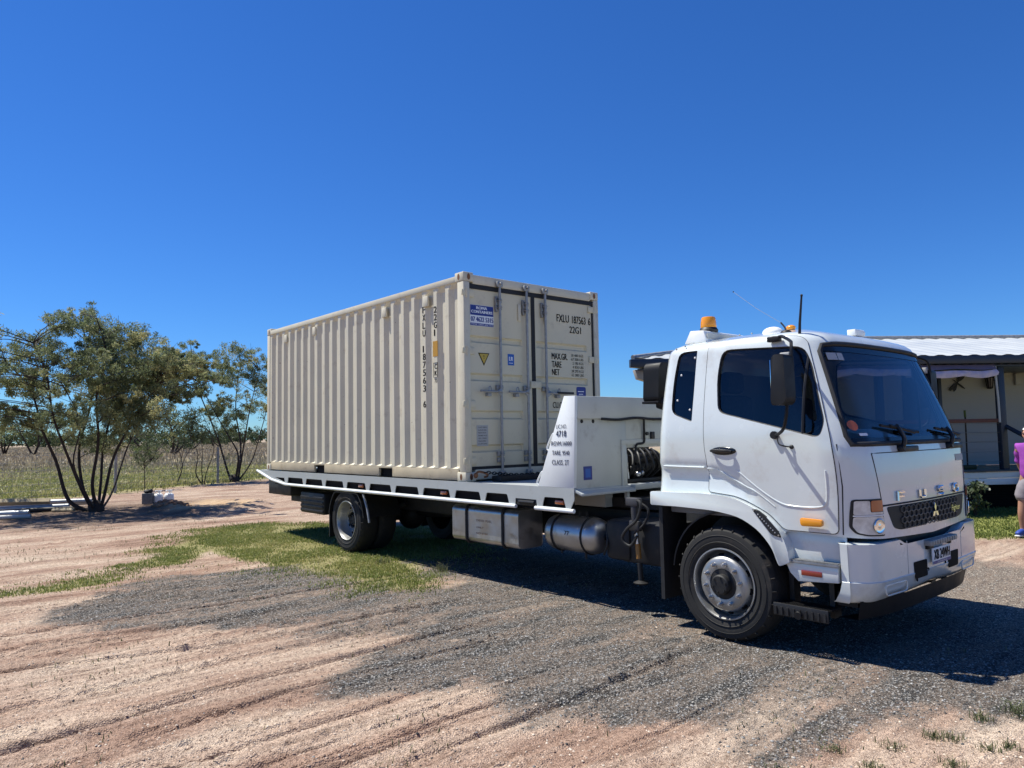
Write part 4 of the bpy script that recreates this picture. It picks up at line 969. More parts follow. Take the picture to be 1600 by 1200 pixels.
# ---------------------------------------------------------------- wheels
def wheel(x, y, out, dual, deep, zc=.475):
    """out = -1 for the near side; deep: rear rim dished inwards"""
    Rw, wd = .475, .27; ax = Vector((0, out, 0))
    prof = [(.295, -.0), (.33, .015), (.40, .022), (.445, .012), (.466, -.02), (.475, -.05), (.475, -wd+.05), (.466, -wd+.02), (.445, -wd-.01), (.40, -wd-.022), (.33, -wd-.015), (.295, -wd)]
    hub = MB(); o = Vector((x, y, zc))
    t = MB(); t.lathe(prof, o, ax, 56)
    for k in range(4): t.lathe([(.4755, -.06-.045*k), (.470, -.063-.045*k), (.470, -.071-.045*k), (.4755, -.074-.045*k)], o, ax, 56)
    for k in range(28): a = k*2*math.pi/28; d = Vector((math.cos(a), 0, math.sin(a))); t.tube([o+d*.452+ax*.012, o+d*.472+ax*-.012], .006, 5)
    for k in range(2): t.lathe([(.345+.055*k, .0195), (.349+.055*k, .0245), (.353+.055*k, .0215)], o, ax, 56)
    if dual:
        t2 = o-ax*(wd+.05); t.lathe(prof, t2, ax, 40)
    w_ = empty_part('wheel', truck)
    ty = t.build('tyre', 'tyre', w_, smooth=40)
    r_ = MB()
    if not deep:
        r_.lathe([(.300, .008), (.298, .016), (.288, .017), (.281, .006), (.270, -.09), (.258, -.10), (.240, -.05), (.226, .004), (.205, .020), (.150, .022), (.128, .018), (.124, .0)], o, ax, 48)
    else:
        r_.lathe([(.300, .008), (.298, .016), (.288, .017), (.281, .006), (.268, -.05), (.262, -.13), (.248, -.155), (.205, -.160), (.150, -.155), (.128, -.150), (.120, -.1)], o, ax, 48)
    rim_ = r_.build('rim', 'alloy', w_, smooth=40)
    h = MB(); zz = .02 if not deep else -.155
    h.lathe([(.128, zz-.02), (.126, zz-.004), (.085, zz+.0), (.082, zz+.045), (.072, zz+.055), (0, zz+.056)], o, ax, 32)
    for k in range(6): a = k*math.pi/3+.3; d = Vector((math.cos(a), 0, math.sin(a))); h.cyl(o+d*.062+ax*(zz+.05), o+d*.062+ax*(zz+.066), .009, n=6)
    h.build('hub_cap', 'chassis', w_, smooth=40)
    for k in range(10):
        n_ = MB()
        a = k*math.pi/5+.16; d = Vector((math.cos(a), 0, math.sin(a))); p = o+d*.168+ax*(zz-.002)
        n_.cyl(p, p+ax*.012, .023, n=14); n_.cyl(p+ax*.01, p+ax*.036, .0155, n=6); n_.cyl(p+ax*.03, p+ax*.05, .009, n=8)
        n_.build('wheel_nut', 'steel', w_, smooth=30)
    v = MB()
    for k in range(10):
        a = k*math.pi/5+.47; d = Vector((math.cos(a), 0, math.sin(a))); e = Vector((-math.sin(a), 0, math.cos(a)))
        p = o+d*.236+ax*((-.030 if not deep else -.1585)); nrm = (d*.55+ax*.8).normalized() if not deep else ax
        up_ = nrm.cross(e); A = [p+nrm*.005+e*math.cos(q*.6283)*.030+up_*math.sin(q*.6283)*.020 for q in range(10)]; v.face(v.verts(A))
    v.split('hand_hole', 'ink_black', w_)
    return w_
def empty_part(name, par):
    o = bpy.data.objects.new(name, None); COL.objects.link(o); o.parent = par; o.empty_display_size = .2; return o
XF, XR = 3.53, -3.10
wheel(XF, -1.165, -1, False, False, .447); wheel(XF, 1.165, 1, False, False, .447)
wheel(XR, -1.165, -1, True, True); wheel(XR, 1.165, 1, True, True)
# chassis, axles, tanks
mb = MB()
for y in (-.42, .42): mb.box((-4.9, y-.04, .62), (4.5, y+.04, .90), .008)
for x in (-4.6, -3.4, -2.4, -1.2, .2, 1.6, 2.6): mb.box((x-.05, -.42, .66), (x+.05, .42, .84))
for x in (XF, XR): mb.tube([(x, -1.0, .475), (x, 1.0, .475)], .075, 12)
mb.ell((XR, 0, .475), (.24, .22, .24), 16, 10); mb.tube([(XR, 0, .5), (2.4, 0, .78)], .055, 10)
for x in (XF, XR):
    for y in (-.5, .5): mb.tube(smooth_path([(x-.65, y, .72), (x, y, .60), (x+.65, y, .72)], 5), .04, 6)
mb.box((2.6, -.5, .5), (4.3, .5, 1.02), .05); mb.box((2.2, -.95, .45), (2.75, -.4, .85), .03); mb.box((2.0,-.3,.5),(2.6,.9,.95),.03); mb.box((-2.2, .52, .34), (-.3, 1.14, 1.0), .02); mb.box((-.2, .52, .38), (1.9, 1.12, 1.0), .02); mb.box((-2.3, -.50, .93), (2.3, .50, 1.03)); mb.build('chassis', 'chassis', truck)
mb = MB(); mb.prism(round_poly([(-.74,.875),(-1.08,.875),(-1.115,.83),(-1.115,.48),(-1.08,.44),(-.74,.44)], .06, 4), YZ, -.43, .83, .014); ft = mb.build('fuel_tank', 'tank_alloy', truck)
mb = MB()
for x in (-.13, .56):
    mb.tube([(x, y, z) for y, z in round_poly([(-.72,.882),(-1.085,.882),(-1.122,.835),(-1.122,.475),(-1.085,.433),(-.72,.433)], .06, 4)], .018, 6, closed=True)
mb.split('tank_strap', 'black_rubber', ft)
mb = MB(); mb.prism([(.02+.0,.845),(.06,.868),(.10,.845),(.14,.868),(.18,.845)], XZ, -1.117, -1.119); 
mb.build('tank_mark', 'chassis', ft)
for k, (s_, z, hh) in enumerate((('DIESEL FUEL', .70, .026), ('ONLY', .62, .022), ('NO STEP', .55, .022))): sign('tank_lettering', 'rust', ft, s_, (.06, -1.1165, z), (1, 0, 0), (0, 0, 1), (.30, .14, .22)[k], hh)
mb = MB(); c0 = Vector((1.10, -.86, .655)); mb.lathe([(0, 0), (.06, .006), (.13, .03), (.175, .075), (.19, .12), (.19, .70), (.175, .745), (.13, .79), (.06, .814), (0, .82)], c0, (1, 0, 0), 36); at = mb.build('air_tank', 'tank_alloy', truck)
mb = MB()
for x in (1.30, 1.74): mb.tube([(x, c0.y+.194*math.cos(k*.2618), c0.z+.194*math.sin(k*.2618)) for k in range(24)], .012, 6, closed=True)
mb.split('tank_strap', 'black_rubber', at); mb = MB()
for x in (1.40, 1.56, 1.66): mb.cyl((x, -.86, .84), (x, -.86, .90), .012, n=8)
mb.cyl((1.34,-.93,.48),(1.34,-.93,.44),.014,n=8); mb.cyl((1.70,-.93,.48),(1.70,-.93,.42),.014,n=8); mb.split('tank_fitting', 'black_rubber', at)
mb = MB(); mb.cyl((1.915, -.86, .655), (1.935, -.86, .655), .03, n=14); mb.build('drain_plug', 'black_plastic', at)
mb = MB(); text(mb, '77', (1.50, -1.052, .66), (1, 0, 0), (0, 0, 1), .07, .045); mb.build('tank_label', 'ink_black', at)
mb = MB(); mb.box((2.02, -.98, .46), (2.34, -.62, .86), .05); mb.tube(smooth_path([(2.0,-.93,.80),(2.06,-.99,.62),(2.0,-.98,.50)], 5), .012, 6); mb.build('battery_box', 'chassis', truck)
# hydraulic leg behind the cab
mb = MB(); mb.box((2.37, -1.06, 1.02), (2.52, -.98, 1.10), .01); mb.cyl((2.45,-1.02,1.02),(2.46,-1.02,.86),.036,n=14); mb.box((2.40,-1.05,.78),(2.52,-.99,.88),.01); lg = mb.build('stabiliser_leg', 'leg_dark', truck)
mb = MB(); mb.cyl((2.46,-1.02,.86),(2.48,-1.02,.62),.022,n=14); mb.build('ram_sleeve', 'steel', lg)
mb = MB(); mb.cyl((2.48,-1.02,.66),(2.49,-1.02,.52),.026,n=14); mb.build('ram_marker', 'ram_amber', lg)
mb = MB(); mb.cyl((2.50,-1.02,.48),(2.51,-1.02,.30),.024,n=14); mb.lathe([(0,0),(.07,0),(.075,.012),(.03,.03),(0,.035)],(2.51,-1.02,.285),(0,0,1),18); mb.build('leg_foot', 'chassis', lg)
mb = MB(); mb.tube(smooth_path([(2.42,-1.03,1.08),(2.56,-1.06,1.06),(2.52,-1.07,.90),(2.40,-1.08,.80),(2.33,-1.07,.70),(2.42,-1.06,.64),(2.50,-1.05,.74)], 6), .014, 8); mb.tube(smooth_path([(2.46,-1.03,1.08),(2.60,-1.0,1.0),(2.57,-1.02,.86),(2.46,-1.05,.76)], 6), .012, 8); mb.build('hydraulic_hose', 'black_rubber', lg)
# mud guards, flaps, toolbox
for mir in (-1, 1):
    mb = MB(); pr = lambda a, b, t: (a, t, b)
    arc = [(XR+.56*math.cos(q), .475+.56*math.sin(q)) for q in np.linspace(R(8), R(172), 22)]; arc2 = [(XR+.54*math.cos(q), .475+.54*math.sin(q)) for q in np.linspace(R(172), R(8), 22)]
    arc = [(x, min(z, .905)) for x, z in arc]; arc2 = [(x, min(z, .89)) for x, z in arc2]
    mb.prism(arc+arc2, XZ, .56*mir, 1.19*mir, 0); mb.box((XR-.58, min(.56*mir, 1.17*mir), .18), (XR-.555, max(.56*mir, 1.17*mir), .56)); mb.build('mudguard', 'black_plastic', truck)
    mb = MB(); mb.box((2.86, min(.80*mir, 1.16*mir), .22), (2.90, max(.80*mir, 1.16*mir), 1.05)); mb.build('mud_flap', 'black_rubber', truck)
    mb = MB(); mb.prism([(XF+.575*math.cos(q), .475+.575*math.sin(q)) for q in np.linspace(R(20), R(175), 20)]+[(XF+.56*math.cos(q), .475+.56*math.sin(q)) for q in np.linspace(R(175), R(20), 20)], XZ, .70*mir, 1.10*mir); mb.build('wheel_arch_liner', 'black_plastic', truck)
    mb = MB(); mb.tube([(-2.55, 1.19*mir, .90), (-2.42, 1.20*mir, .70), (-2.36, 1.20*mir, .50)], .018, 6); mb.build('guard_strap', 'galv', truck)
    mb = MB(); mb.box((-4.72, min(.62*mir, 1.17*mir), .50), (-3.86, max(.62*mir, 1.17*mir), .84), .02)
    for q in range(4): mb.box((-4.70, min(1.165*mir, 1.185*mir), .53+.07*q), (-3.88, max(1.165*mir, 1.185*mir), .57+.07*q), .004)
    mb.build('toolbox', 'black_plastic', truck)
mb = MB(); mb.box((-6.10, -1.16, .74), (-5.15, 1.16, 1.02), .015); mb.build('underrun_guard', 'black_plastic', truck)
mb = MB(); mb.box((-5.6, -.95, .62), (-4.7, -.85, .72), .01); mb.box((-5.6, .85, .62), (-4.7, .95, .72), .01); mb.split('tail_lamp_bar', 'chassis', truck)
# ---------------------------------------------------------------- tray
mb = MB(); mb.box((-6.1, -1.20, 1.125), (1.90, 1.20, 1.165), .004); mb.prism([(-6.42,1.165),(-6.1,1.166),(-6.1,1.125)], XZ, -1.20, 1.20)
for y in (-.55, .55): mb.box((-5.6, y-.06, .93), (1.7, y+.06, 1.125))
for x in np.arange(-5.3, 1.8, .66): mb.box((x-.025, -1.15, 1.04), (x+.025, 1.15, 1.125))
tray = mb.build('tray', 'tray_paint', truck)
def slot(a, b): return round_poly([(a+.035, 1.072), (b-.035, 1.072), (b, .972), (a-.0, .972)], .018, 2)
edges = [(-5.62,-5.18),(-5.08,-4.45),(-4.37,-3.74),(-3.66,-3.04),(-2.96,-2.36),(-2.28,-1.66),(-1.58,-.98),(-.90,-.28),(-.20,.33),(.40,.84),(1.38,1.74)]
railp = [(-6.42,1.168),(1.86,1.180),(1.86,1.06),(1.80,.965),(1.30,.965),(1.29,1.035),(.95,1.035),(.94,.965),(-5.12,.965),(-5.75,1.03)]
holes = []
for a, b in edges:
    if a < -5.5: holes.append(round_poly([(-5.62,1.058),(-5.21,1.058),(-5.18,.985),(-5.25,.990)], .012, 2))
    else: holes.append(slot(a, b))
for mir in (-1, 1):
    V_, F_, _n = skin(dens(railp, .15), [dens(h, .05) for h in holes], lambda a, b: Vector((a, 1.25*mir, b)), .16)
    mb = MB(); add_sheet(mb, V_, F_, .010, [Vector((0, mir, 0))]*len(V_)); sr = mb.build('side_rail', 'tray_paint', tray, smooth=0)
    mb = MB(); mb.tube([(-6.40,1.255*mir,1.155),(-5.75,1.255*mir,1.012),(-5.15,1.255*mir,.948),(.96,1.255*mir,.948)], .022, 10); mb.tube([(1.28,1.255*mir,.948),(1.86,1.255*mir,.948)], .022, 10); mb.split('tie_tube', 'headboard_paint', tray, smooth=60)
    mb = MB(); mb.box((.95, min(1.21*mir, 1.24*mir), .96), (1.29, max(1.21*mir, 1.24*mir), 1.03), .008); mb.cyl((1.0,1.24*mir,1.0),(1.25,1.24*mir,1.0),.02,n=8); mb.build('rail_lock', 'black_plastic', tray)
    for x in (-5.0+.55, -2.56, -.46, 1.62):
        mb = MB(); mb.box((x-.065, min(1.20*mir, 1.236*mir), 1.0), (x+.065, max(1.20*mir, 1.236*mir), 1.045), .012); mb.build('marker_lamp', 'orange_lens', tray)
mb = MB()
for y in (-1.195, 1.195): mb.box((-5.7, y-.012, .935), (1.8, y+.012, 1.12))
mb.split('slot_shade_backing', 'ink_black', tray)  # black strips behind the slots, painting the shade inside the rail
# headboard
HBP = [(1.32,1.182),(1.86,1.178),(1.905,2.12),(1.745,2.125)]
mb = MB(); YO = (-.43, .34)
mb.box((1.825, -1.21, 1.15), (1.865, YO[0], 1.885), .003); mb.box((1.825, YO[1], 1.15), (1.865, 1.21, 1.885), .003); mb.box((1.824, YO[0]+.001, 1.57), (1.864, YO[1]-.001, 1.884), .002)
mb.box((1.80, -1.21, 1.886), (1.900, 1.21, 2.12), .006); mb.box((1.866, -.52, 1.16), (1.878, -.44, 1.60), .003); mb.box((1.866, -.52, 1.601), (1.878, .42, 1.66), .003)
hb = mb.build('headboard', 'headboard_shaded_grey', truck)
for y in (-1.25, 1.21): mb = MB(); mb.prism(HBP, XZ, y, y+.04, .004); mb.build('side_plate', 'headboard_paint', hb, smooth=30)
mb = MB(); mb.prism([(1.83,1.15),(1.96,1.10),(1.96,1.125),(1.83,1.185)], XZ, -1.24, -.40, .003); mb.box((1.83,-.399,1.115),(1.95,1.24,1.175),.004); mb.box((1.88,-.50,.98),(1.92,-.46,1.11)); mb.build('sill', 'tray_paint', hb)
for s_, x_, z_, w_, h_, b_ in (('LIC.NO.', 1.625, 1.79, .155, .042, 0), ('4718', 1.62, 1.705, .15, .064, .0015), ('RGVM.16000', 1.545, 1.612, .30, .046, .0008), ('TARE. 9540', 1.555, 1.515, .255, .046, .0008), ('CLASS. 2T', 1.55, 1.415, .25, .05, .001)): sign('lettering', 'ink_navy', hb, s_, (x_, -1.2525, z_), (1, 0, 0), (0, 0, 1), w_, h_, b_)
mb = MB(); mb.box((1.866,-1.11,1.255),(1.869,-.985,1.395)); mb.build('blue_sticker', 'blue_label', hb)
mb = MB(); mb.box((1.8695,-1.085,1.28),(1.8700,-1.01,1.37)); mb.build('sticker_emblem', 'blue_bright', hb)
mb = MB(); mb.tube(smooth_path([(1.905,-.86,1.885),(1.91,-.6,1.875),(1.91,-.3,1.895),(1.91,.0,1.88),(1.91,.35,1.885)], 5), .014, 8); mb.tube(smooth_path([(1.91,-.17,1.885),(1.89,-.15,1.80),(1.885,-.145,1.70),(1.885,-.16,1.62),(1.885,-.28,1.60),(1.885,-.30,1.50),(1.88,-.27,1.40)], 6), .013, 8)
for y in (-1.12, -.95): mb.ell((1.867,y,1.86), (.012,.02,.02), 8, 6)
mb.split('cable', 'black_rubber', hb)
mb = MB(); mb.box((1.865,-.02,1.66),(1.89,.04,1.74),.006); mb.cyl((1.865,-.08,1.72),(1.885,-.08,1.72),.02,n=10); mb.build('socket', 'black_plastic', hb)
mb = MB()
for (z0, z1) in ((1.56,1.74),(1.19,1.34)):
    xa = 1.32+(z0-1.182)/(2.125-1.182)*.425; xb = 1.32+(z1-1.182)/(2.125-1.182)*.425
    mb.tube(smooth_path([(xa,-1.23,z0),(xa-.035,-1.23,z0+.03),(xb-.035,-1.23,z1-.02),(xb,-1.23,z1)], 3), .010, 6)
mb.split('grab_handle', 'headboard_paint', hb)
# winch seen through the opening of the headboard
mb = MB(); mb.cyl((1.60,-.42,1.34),(1.60,.30,1.34),.13,n=20); mb.lathe([(0,0),(.2,0),(.2,.03),(0,.03)],(1.60,-.36,1.34),(0,1,0),24); mb.lathe([(0,0),(.2,0),(.2,.03),(0,.03)],(1.60,.28,1.34),(0,1,0),24); mb.box((1.45,-.48,1.166),(1.78,.42,1.22),.01)
mb.ell((1.72,-.12,1.30),(.10,.12,.10),14,10); mb.cyl((1.72,-.22,1.42),(1.72,.2,1.46),.06,n=14)
for q in range(5): mb.tube(smooth_path([(1.75,-.30+.1*q,1.22),(1.85,-.32+.12*q,1.34),(1.80,-.25+.1*q,1.48),(1.70,-.2+.1*q,1.54)], 5), .016, 7)
mb.box((1.46,-.50,1.222),(1.475,.44,1.66)); wn = mb.build('winch', 'mirror_black', truck)  # thin dark plate added behind the drum to blacken the shaded opening
mb = MB(); mb.ell((1.83,-.20,1.275),(.03,.035,.03),10,8); mb.ell((1.83,-.13,1.285),(.025,.02,.025),10,8); mb.tube([(1.82,-.36,1.23),(1.80,-.36,1.5)],.012,6); mb.build('winch_fitting', 'steel', wn)
# ---------------------------------------------------------------- shipping container
ZB = 1.171; CL, CWd, CH = 6.058, 1.219, 2.591; ZTc = ZB+CH
box = empty('shipping_container', (-CL/2, 0, ZB), 'cream twenty foot shipping container with corrugated sides strapped on the truck tray', 'container')
CPm = 'container_paint'
mb = MB()
for y in (-1, 1):
    mb.box((-CL+.16, min(y*(CWd-.06), y*CWd), ZB+2.475), (-.16, max(y*(CWd-.06), y*CWd), ZB+2.552), .006)
for x0, x1 in ((-.13, -.002), (-CL+.002, -CL+.12)):
    for y in (-1, 1): mb.box((x0, min(y*(CWd-.10), y*(CWd-.004)), ZB+.118), (x1, max(y*(CWd-.10), y*(CWd-.004)), ZB+2.472), .008)
mb.box((-.12, -CWd+.16, ZB+2.452), (-.012, CWd-.16, ZB+2.568), .008); mb.box((-CL+.012, -CWd+.16, ZB+2.43), (-CL+.10, CWd-.16, ZB+2.55), .006)
mb.box((-.12, -CWd+.16, ZB+.02), (-.014, CWd-.16, ZB+.145), .006); mb.box((-CL+.014, -CWd+.16, ZB+.02), (-CL+.10, CWd-.16, ZB+.15), .006)
mb.build('container_frame', CPm, box)
# bottom side rails with forklift pockets
for y in (-1, 1):
    mb = MB()
    for x0, x1 in ((-CL+.16, -4.13), (-3.77, -2.07), (-1.71, -.16)): mb.box((x0, min(y*(CWd-.05), y*(CWd-.012)), ZB+.015), (x1, max(y*(CWd-.05), y*(CWd-.012)), ZB+.158), .004)
    for x0, x1 in ((-4.13, -3.77), (-2.07, -1.71)): mb.box((x0, min(y*(CWd-.05), y*(CWd-.013)), ZB+.128), (x1, max(y*(CWd-.05), y*(CWd-.013)), ZB+.157), .003)
    mb.build('bottom_rail', 'container_rail_paint', box)
    mb = MB()
    for x0, x1 in ((-4.12, -3.78), (-2.06, -1.72)): mb.box((x0, min(y*(CWd-.3), y*(CWd-.06)), ZB+.012), (x1, max(y*(CWd-.3), y*(CWd-.06)), ZB+.125))
    mb.split('forklift_pocket', 'ink_black', box)
# corner castings with their oval holes
for x in (0, -CL):
    for y in (-1, 1):
        for z in (0, 1):
            mb = MB(); sx = -1 if x == 0 else 1
            lo = (min(x, x+sx*.178), min(y*CWd, y*(CWd-.162)), ZB if z == 0 else ZTc-.118); hi = (max(x, x+sx*.178), max(y*CWd, y*(CWd-.162)), ZB+.118 if z == 0 else ZTc)
            mb.box(lo, hi, .012); cst = mb.build('corner_casting', CPm, box)
            mb = MB(); zc = (lo[2]+hi[2])/2
            ov = [(.024*math.cos(q), .040*math.sin(q)) for q in np.linspace(0, 2*math.pi, 17)[:-1]]
            mb.face(mb.verts([(x-sx*.001*0+(-sx)*.0015, y*(CWd-.085)+a, zc+b) for a, b in ov])); mb.face(mb.verts([(x+sx*.095+a, y*(CWd+.0015), zc+b) for a, b in ov]))
            mb.build('casting_hole', 'rust', cst)
# corrugated side and end walls, roof
def corr(mb, L0, L1, n, f, depth, z0, z1, start_out=True):
    """trapezoid corrugation between L0 and L1; f(l, out, z) -> point"""
    pitch = (L1-L0)/n; prof = []
    for i in range(n):
        b = L0+i*pitch; prof += [(b, 0), (b+pitch*.27, 0), (b+pitch*.50, 1), (b+pitch*.77, 1)]
    prof.append((L1, 0))
    rows = []
    for z, k in ((z0, 0.0), (z0+.03, 1.0), (z1-.075, 1.0), (z1-.012, .2), (z1, .0)): rows.append(mb.verts([f(l, -d*depth*k, z) for l, d in prof]))
    for A, B in zip(rows, rows[1:]):
        for i in range(len(A)-1): mb.face([A[i], A[i+1], B[i+1], B[i]])
for y in (-1, 1):
    mb = MB(); corr(mb, -CL+.125, -.135, 22, lambda l, o, z: (l, y*(CWd-.012+o), z), .042, ZB+.150, ZB+2.482); mb.build('side_wall', CPm, box, smooth=0)
mb = MB(); corr(mb, -CWd+.1, CWd-.1, 9, lambda l, o, z: (-CL+.03-o, l, z), .045, ZB+.14, ZB+2.45); mb.build('end_wall', CPm, box, smooth=0)
mb = MB(); n = 22
for i in range(n):
    x0 = -CL+.1+i*(CL-.2)/n; p = (CL-.2)/n; mb.box((x0+.03, -CWd+.055, ZB+2.535), (x0+p-.03, CWd-.055, ZB+2.562), .01)
mb.box((-CL+.08, -CWd+.05, ZB+2.51), (-.1, CWd-.05, ZB+2.54)); mb.build('roof', CPm, box)
mb = MB(); mb.box((-CL+.05, -CWd+.05, ZB+.13), (-.1, CWd-.05, ZB+.155)); mb.build('floor', 'timber', box)
for x in (-.82, -1.87, -4.10, -5.22):
    mb = MB(); mb.prism([(x-.055,ZB+2.26),(x+.055,ZB+2.26),(x+.055,ZB+2.40),(x-.055,ZB+2.40)], XZ, -CWd-.012, -CWd+.02, .008); mb.build('vent_cover', CPm, box)
# doors
DX = -.030
for mir, (ya, yb) in ((-1, (-1.125, -.078)), (1, (-.016, 1.09))):
    mb = MB(); zb, zt = ZB+.180, ZB+2.392; rec = [(2.98,2.885),(2.51,2.405),(2.045,1.93),(1.62,1.52)]
    y0, y1 = ya+.02, yb-.10 if mir > 0 else yb-.16
    prof = [(zt, 0)]
    for a, b in rec: prof += [(a, 0), (a-.022, 1), (b+.022, 1), (b, 0)]
    prof.append((zb, 0)); A = []
    for z, d in prof: A.append(mb.verts([(DX, ya, z), (DX, y0, z), (DX-.034*d, y0+.018, z), (DX-.034*d, y1-.018, z), (DX, y1, z), (DX, yb, z)]))
    for P, Q in zip(A, A[1:]):
        for i in range(5): mb.face([P[i], P[i+1], Q[i+1], Q[i]])
    mb.box((DX-.045, ya, zb), (DX-.036, yb, zt)); 
    dr = mb.build('container_door', 'container_door_paint', box, smooth=0)
    mb = MB(); g = .022
    mb.box((DX-.03, ya-.031, zt), (DX+.012, yb+.031, zt+.058)); mb.box((DX-.03, ya-.031, zb-.042), (DX+.012, yb+.031, zb)); mb.box((DX-.03, ya-.032, zb-.038), (DX+.010, ya, zt+.055)); mb.box((DX-.03, yb, zb-.038), (DX+.010, yb+.032, zt+.055)); mb.build('door_gasket', 'black_rubber', dr)
    ye = -1.17 if mir < 0 else 1.15
    for z in (3.50, 2.78, 2.12, 1.42):
        mb = MB()
        mb.box((DX+.002, min(ye, ye+.13*-mir), z-.045), (DX+.018, max(ye, ye+.13*-mir), z+.045), .005); mb.cyl((-.005, ye+.0, z-.055), (-.005, ye, z+.055), .017, n=10)
        mb.box((-.016, ye-.07 if mir < 0 else ye, z-.035), (.001, ye if mir < 0 else ye+.06, z+.035), .004)
        mb.build('hinge', 'container_door_paint', dr)
    rods = [-.66, -.20] if mir < 0 else [.135]
    for yr in rods:
        mb = MB(); xr_ = .028; mb.cyl((xr_, yr, ZB+.06), (xr_, yr, ZTc-.08), .0175, n=12)
        rod = mb.build('lock_rod', 'galv', box)
        for z in (3.45, 3.36, 2.335, 1.50, 1.42):
            mb = MB(); mb.box((DX+.001, yr-.05, z-.03), (.012, yr+.05, z+.03), .004); mb.tube([(DX+.03, yr-.035, z), (.045, yr-.02, z), (.052, yr, z), (.045, yr+.02, z), (DX+.03, yr+.035, z)], .007, 6)
            if z == 3.45: mb.box((DX, yr-.045, 3.30), (.012, yr-.020, 3.50), .003)
            mb.build('rod_keeper', 'galv', rod)
        for z in (ZTc-.10, ZB+.085):
            mb = MB(); mb.box((.002, yr-.045, z-.045), (.045, yr+.045, z+.03), .008); mb.cyl((.03, yr, z), (.075, yr, z), .018, n=8)
            mb.build('cam_end', 'galv', rod)
        mb = MB(); sgn = -1; yh = yr+sgn*.34 if mir < 0 else yr+.40
        mb.tube(smooth_path([(.045, yr, 2.27), (.055, yr+(yh-yr)*.15, 2.285), (.05, yr+(yh-yr)*.3, 2.28), (.04, yh, 2.285)], 4), .013, 8); mb.prism([(yr, 2.22), (yr, 2.33), (yr+(yh-yr)*.22, 2.29), (yr+(yh-yr)*.22, 2.27)], YZ, .03, .045, .003)
        mb.build('lock_handle', 'galv', rod)
        mb = MB(); ym = yr+(yh-yr)*.55; mb.box((DX, ym-.03, 2.22), (.03, ym+.03, 2.26), .005); mb.tube([(.035, ym+.020*math.cos(k*.7), 2.30+.045*math.sin(k*.7)) for k in range(9)], .008, 6, closed=True); mb.build('handle_catch', 'galv', rod)
mb = MB(); mb.box((DX+.002, -.115, 2.345), (DX+.022, .075, 2.435), .006); mb.build('door_cam_plate', 'container_door_paint', box)
mb = MB(); mb.box((.03, .30, 2.272), (.062, .62, 2.302), .008); mb.build('handle_grip', 'black_plastic', box)
for y0, y1 in ((-.315,-.265),(.155,.205)):
    mb = MB(); mb.box((DX+.001, y0, 3.22), (DX+.022, y1, 3.44), .008); mb.build('vent_cover', 'container_paint', box)
# lettering and labels on the doors
D0 = DX+.004; U, Vv = (0, 1, 0), (0, 0, 1)
mb = MB(); mb.box((DX+.001,-1.10,3.10),(DX+.005,-.725,3.365)); sgn = mb.build('dealer_sign', 'label_white', box)
mb = MB(); mb.box((DX+.0055,-1.097,3.235),(DX+.006,-.728,3.362)); mb.box((DX+.0055,-1.097,3.103),(DX+.006,-.728,3.135)); mb.split('sign_band', 'blue_label', sgn)
for s_, y_, z_, w_, h_, b_ in (('ROMA',-1.00,3.312,.17,.036,.003),('CONTAINERS',-1.08,3.262,.335,.036,.003),('MOB. 0409 496 763',-1.08,3.110,.34,.018,0)): sign('sign_lettering', 'label_white', sgn, s_, (DX+.0068,y_,z_), U, Vv, w_, h_, b_)
mb = MB(); text(mb,'07 4622 5315',(DX+.0068,-1.088,3.155),U,Vv,.355,.060,.003); mb.build('sign_number', 'blue_label', sgn)
mb = MB(); mb.prism([(-.98,2.765),(-.80,2.765),(-.89,2.605)], YZ, DX+.001, DX+.004); tr = mb.build('warning_triangle', 'ink_black', box)
mb = MB(); mb.prism([(-.962,2.755),(-.818,2.755),(-.89,2.628)], YZ, DX+.0045, DX+.005); mb.build('triangle_face', 'gold', tr)
mb = MB(); text(mb,'!',(DX+.0055,-.896,2.69),U,Vv,.012,.05); mb.build('triangle_mark', 'ink_black', tr)
mb = MB(); mb.box((DX+.001,-.495,2.63),(DX+.005,-.39,2.775)); bl = mb.build('test_label', 'blue_bright', box)
mb = MB(); text(mb,'LR',(DX+.0055,-.475,2.69),U,Vv,.065,.05,.003); mb.box((DX+.0055,-.48,2.655),(DX+.0058,-.41,2.662)); mb.build('label_mark', 'label_white', bl)
for s_, y_, z_, w_, h_ in (('FXLU',.40,3.275,.235,.105),('187563',.70,3.275,.27,.105),('6',1.025,3.275,.045,.105),('22G1',.645,3.135,.225,.095),('MAX.GR.',.29,2.750,.30,.088),('TARE',.29,2.64,.18,.085),('NET',.29,2.535,.14,.082),('CU.CAP.',.29,2.085,.28,.082)): sign('door_lettering', 'ink_black', box, s_, (D0,y_,z_), U, Vv, w_, h_, .0018)
for k, s_ in enumerate(('30 480 KGS','67 200 LBS','2 185 KGS','4 820 LBS','28 295 KGS','62 380 LBS')): sign('door_figures','ink_black',box,s_,(D0,.905-.024*len(s_),2.805-.055*k),U,Vv,.024*len(s_),.036)
for k, s_ in enumerate(('33.2 CU.M','1 172 CU.FT')): sign('door_figures','ink_black',box,s_,(D0,.905-.024*len(s_),2.13-.055*k),U,Vv,.024*len(s_),.036)

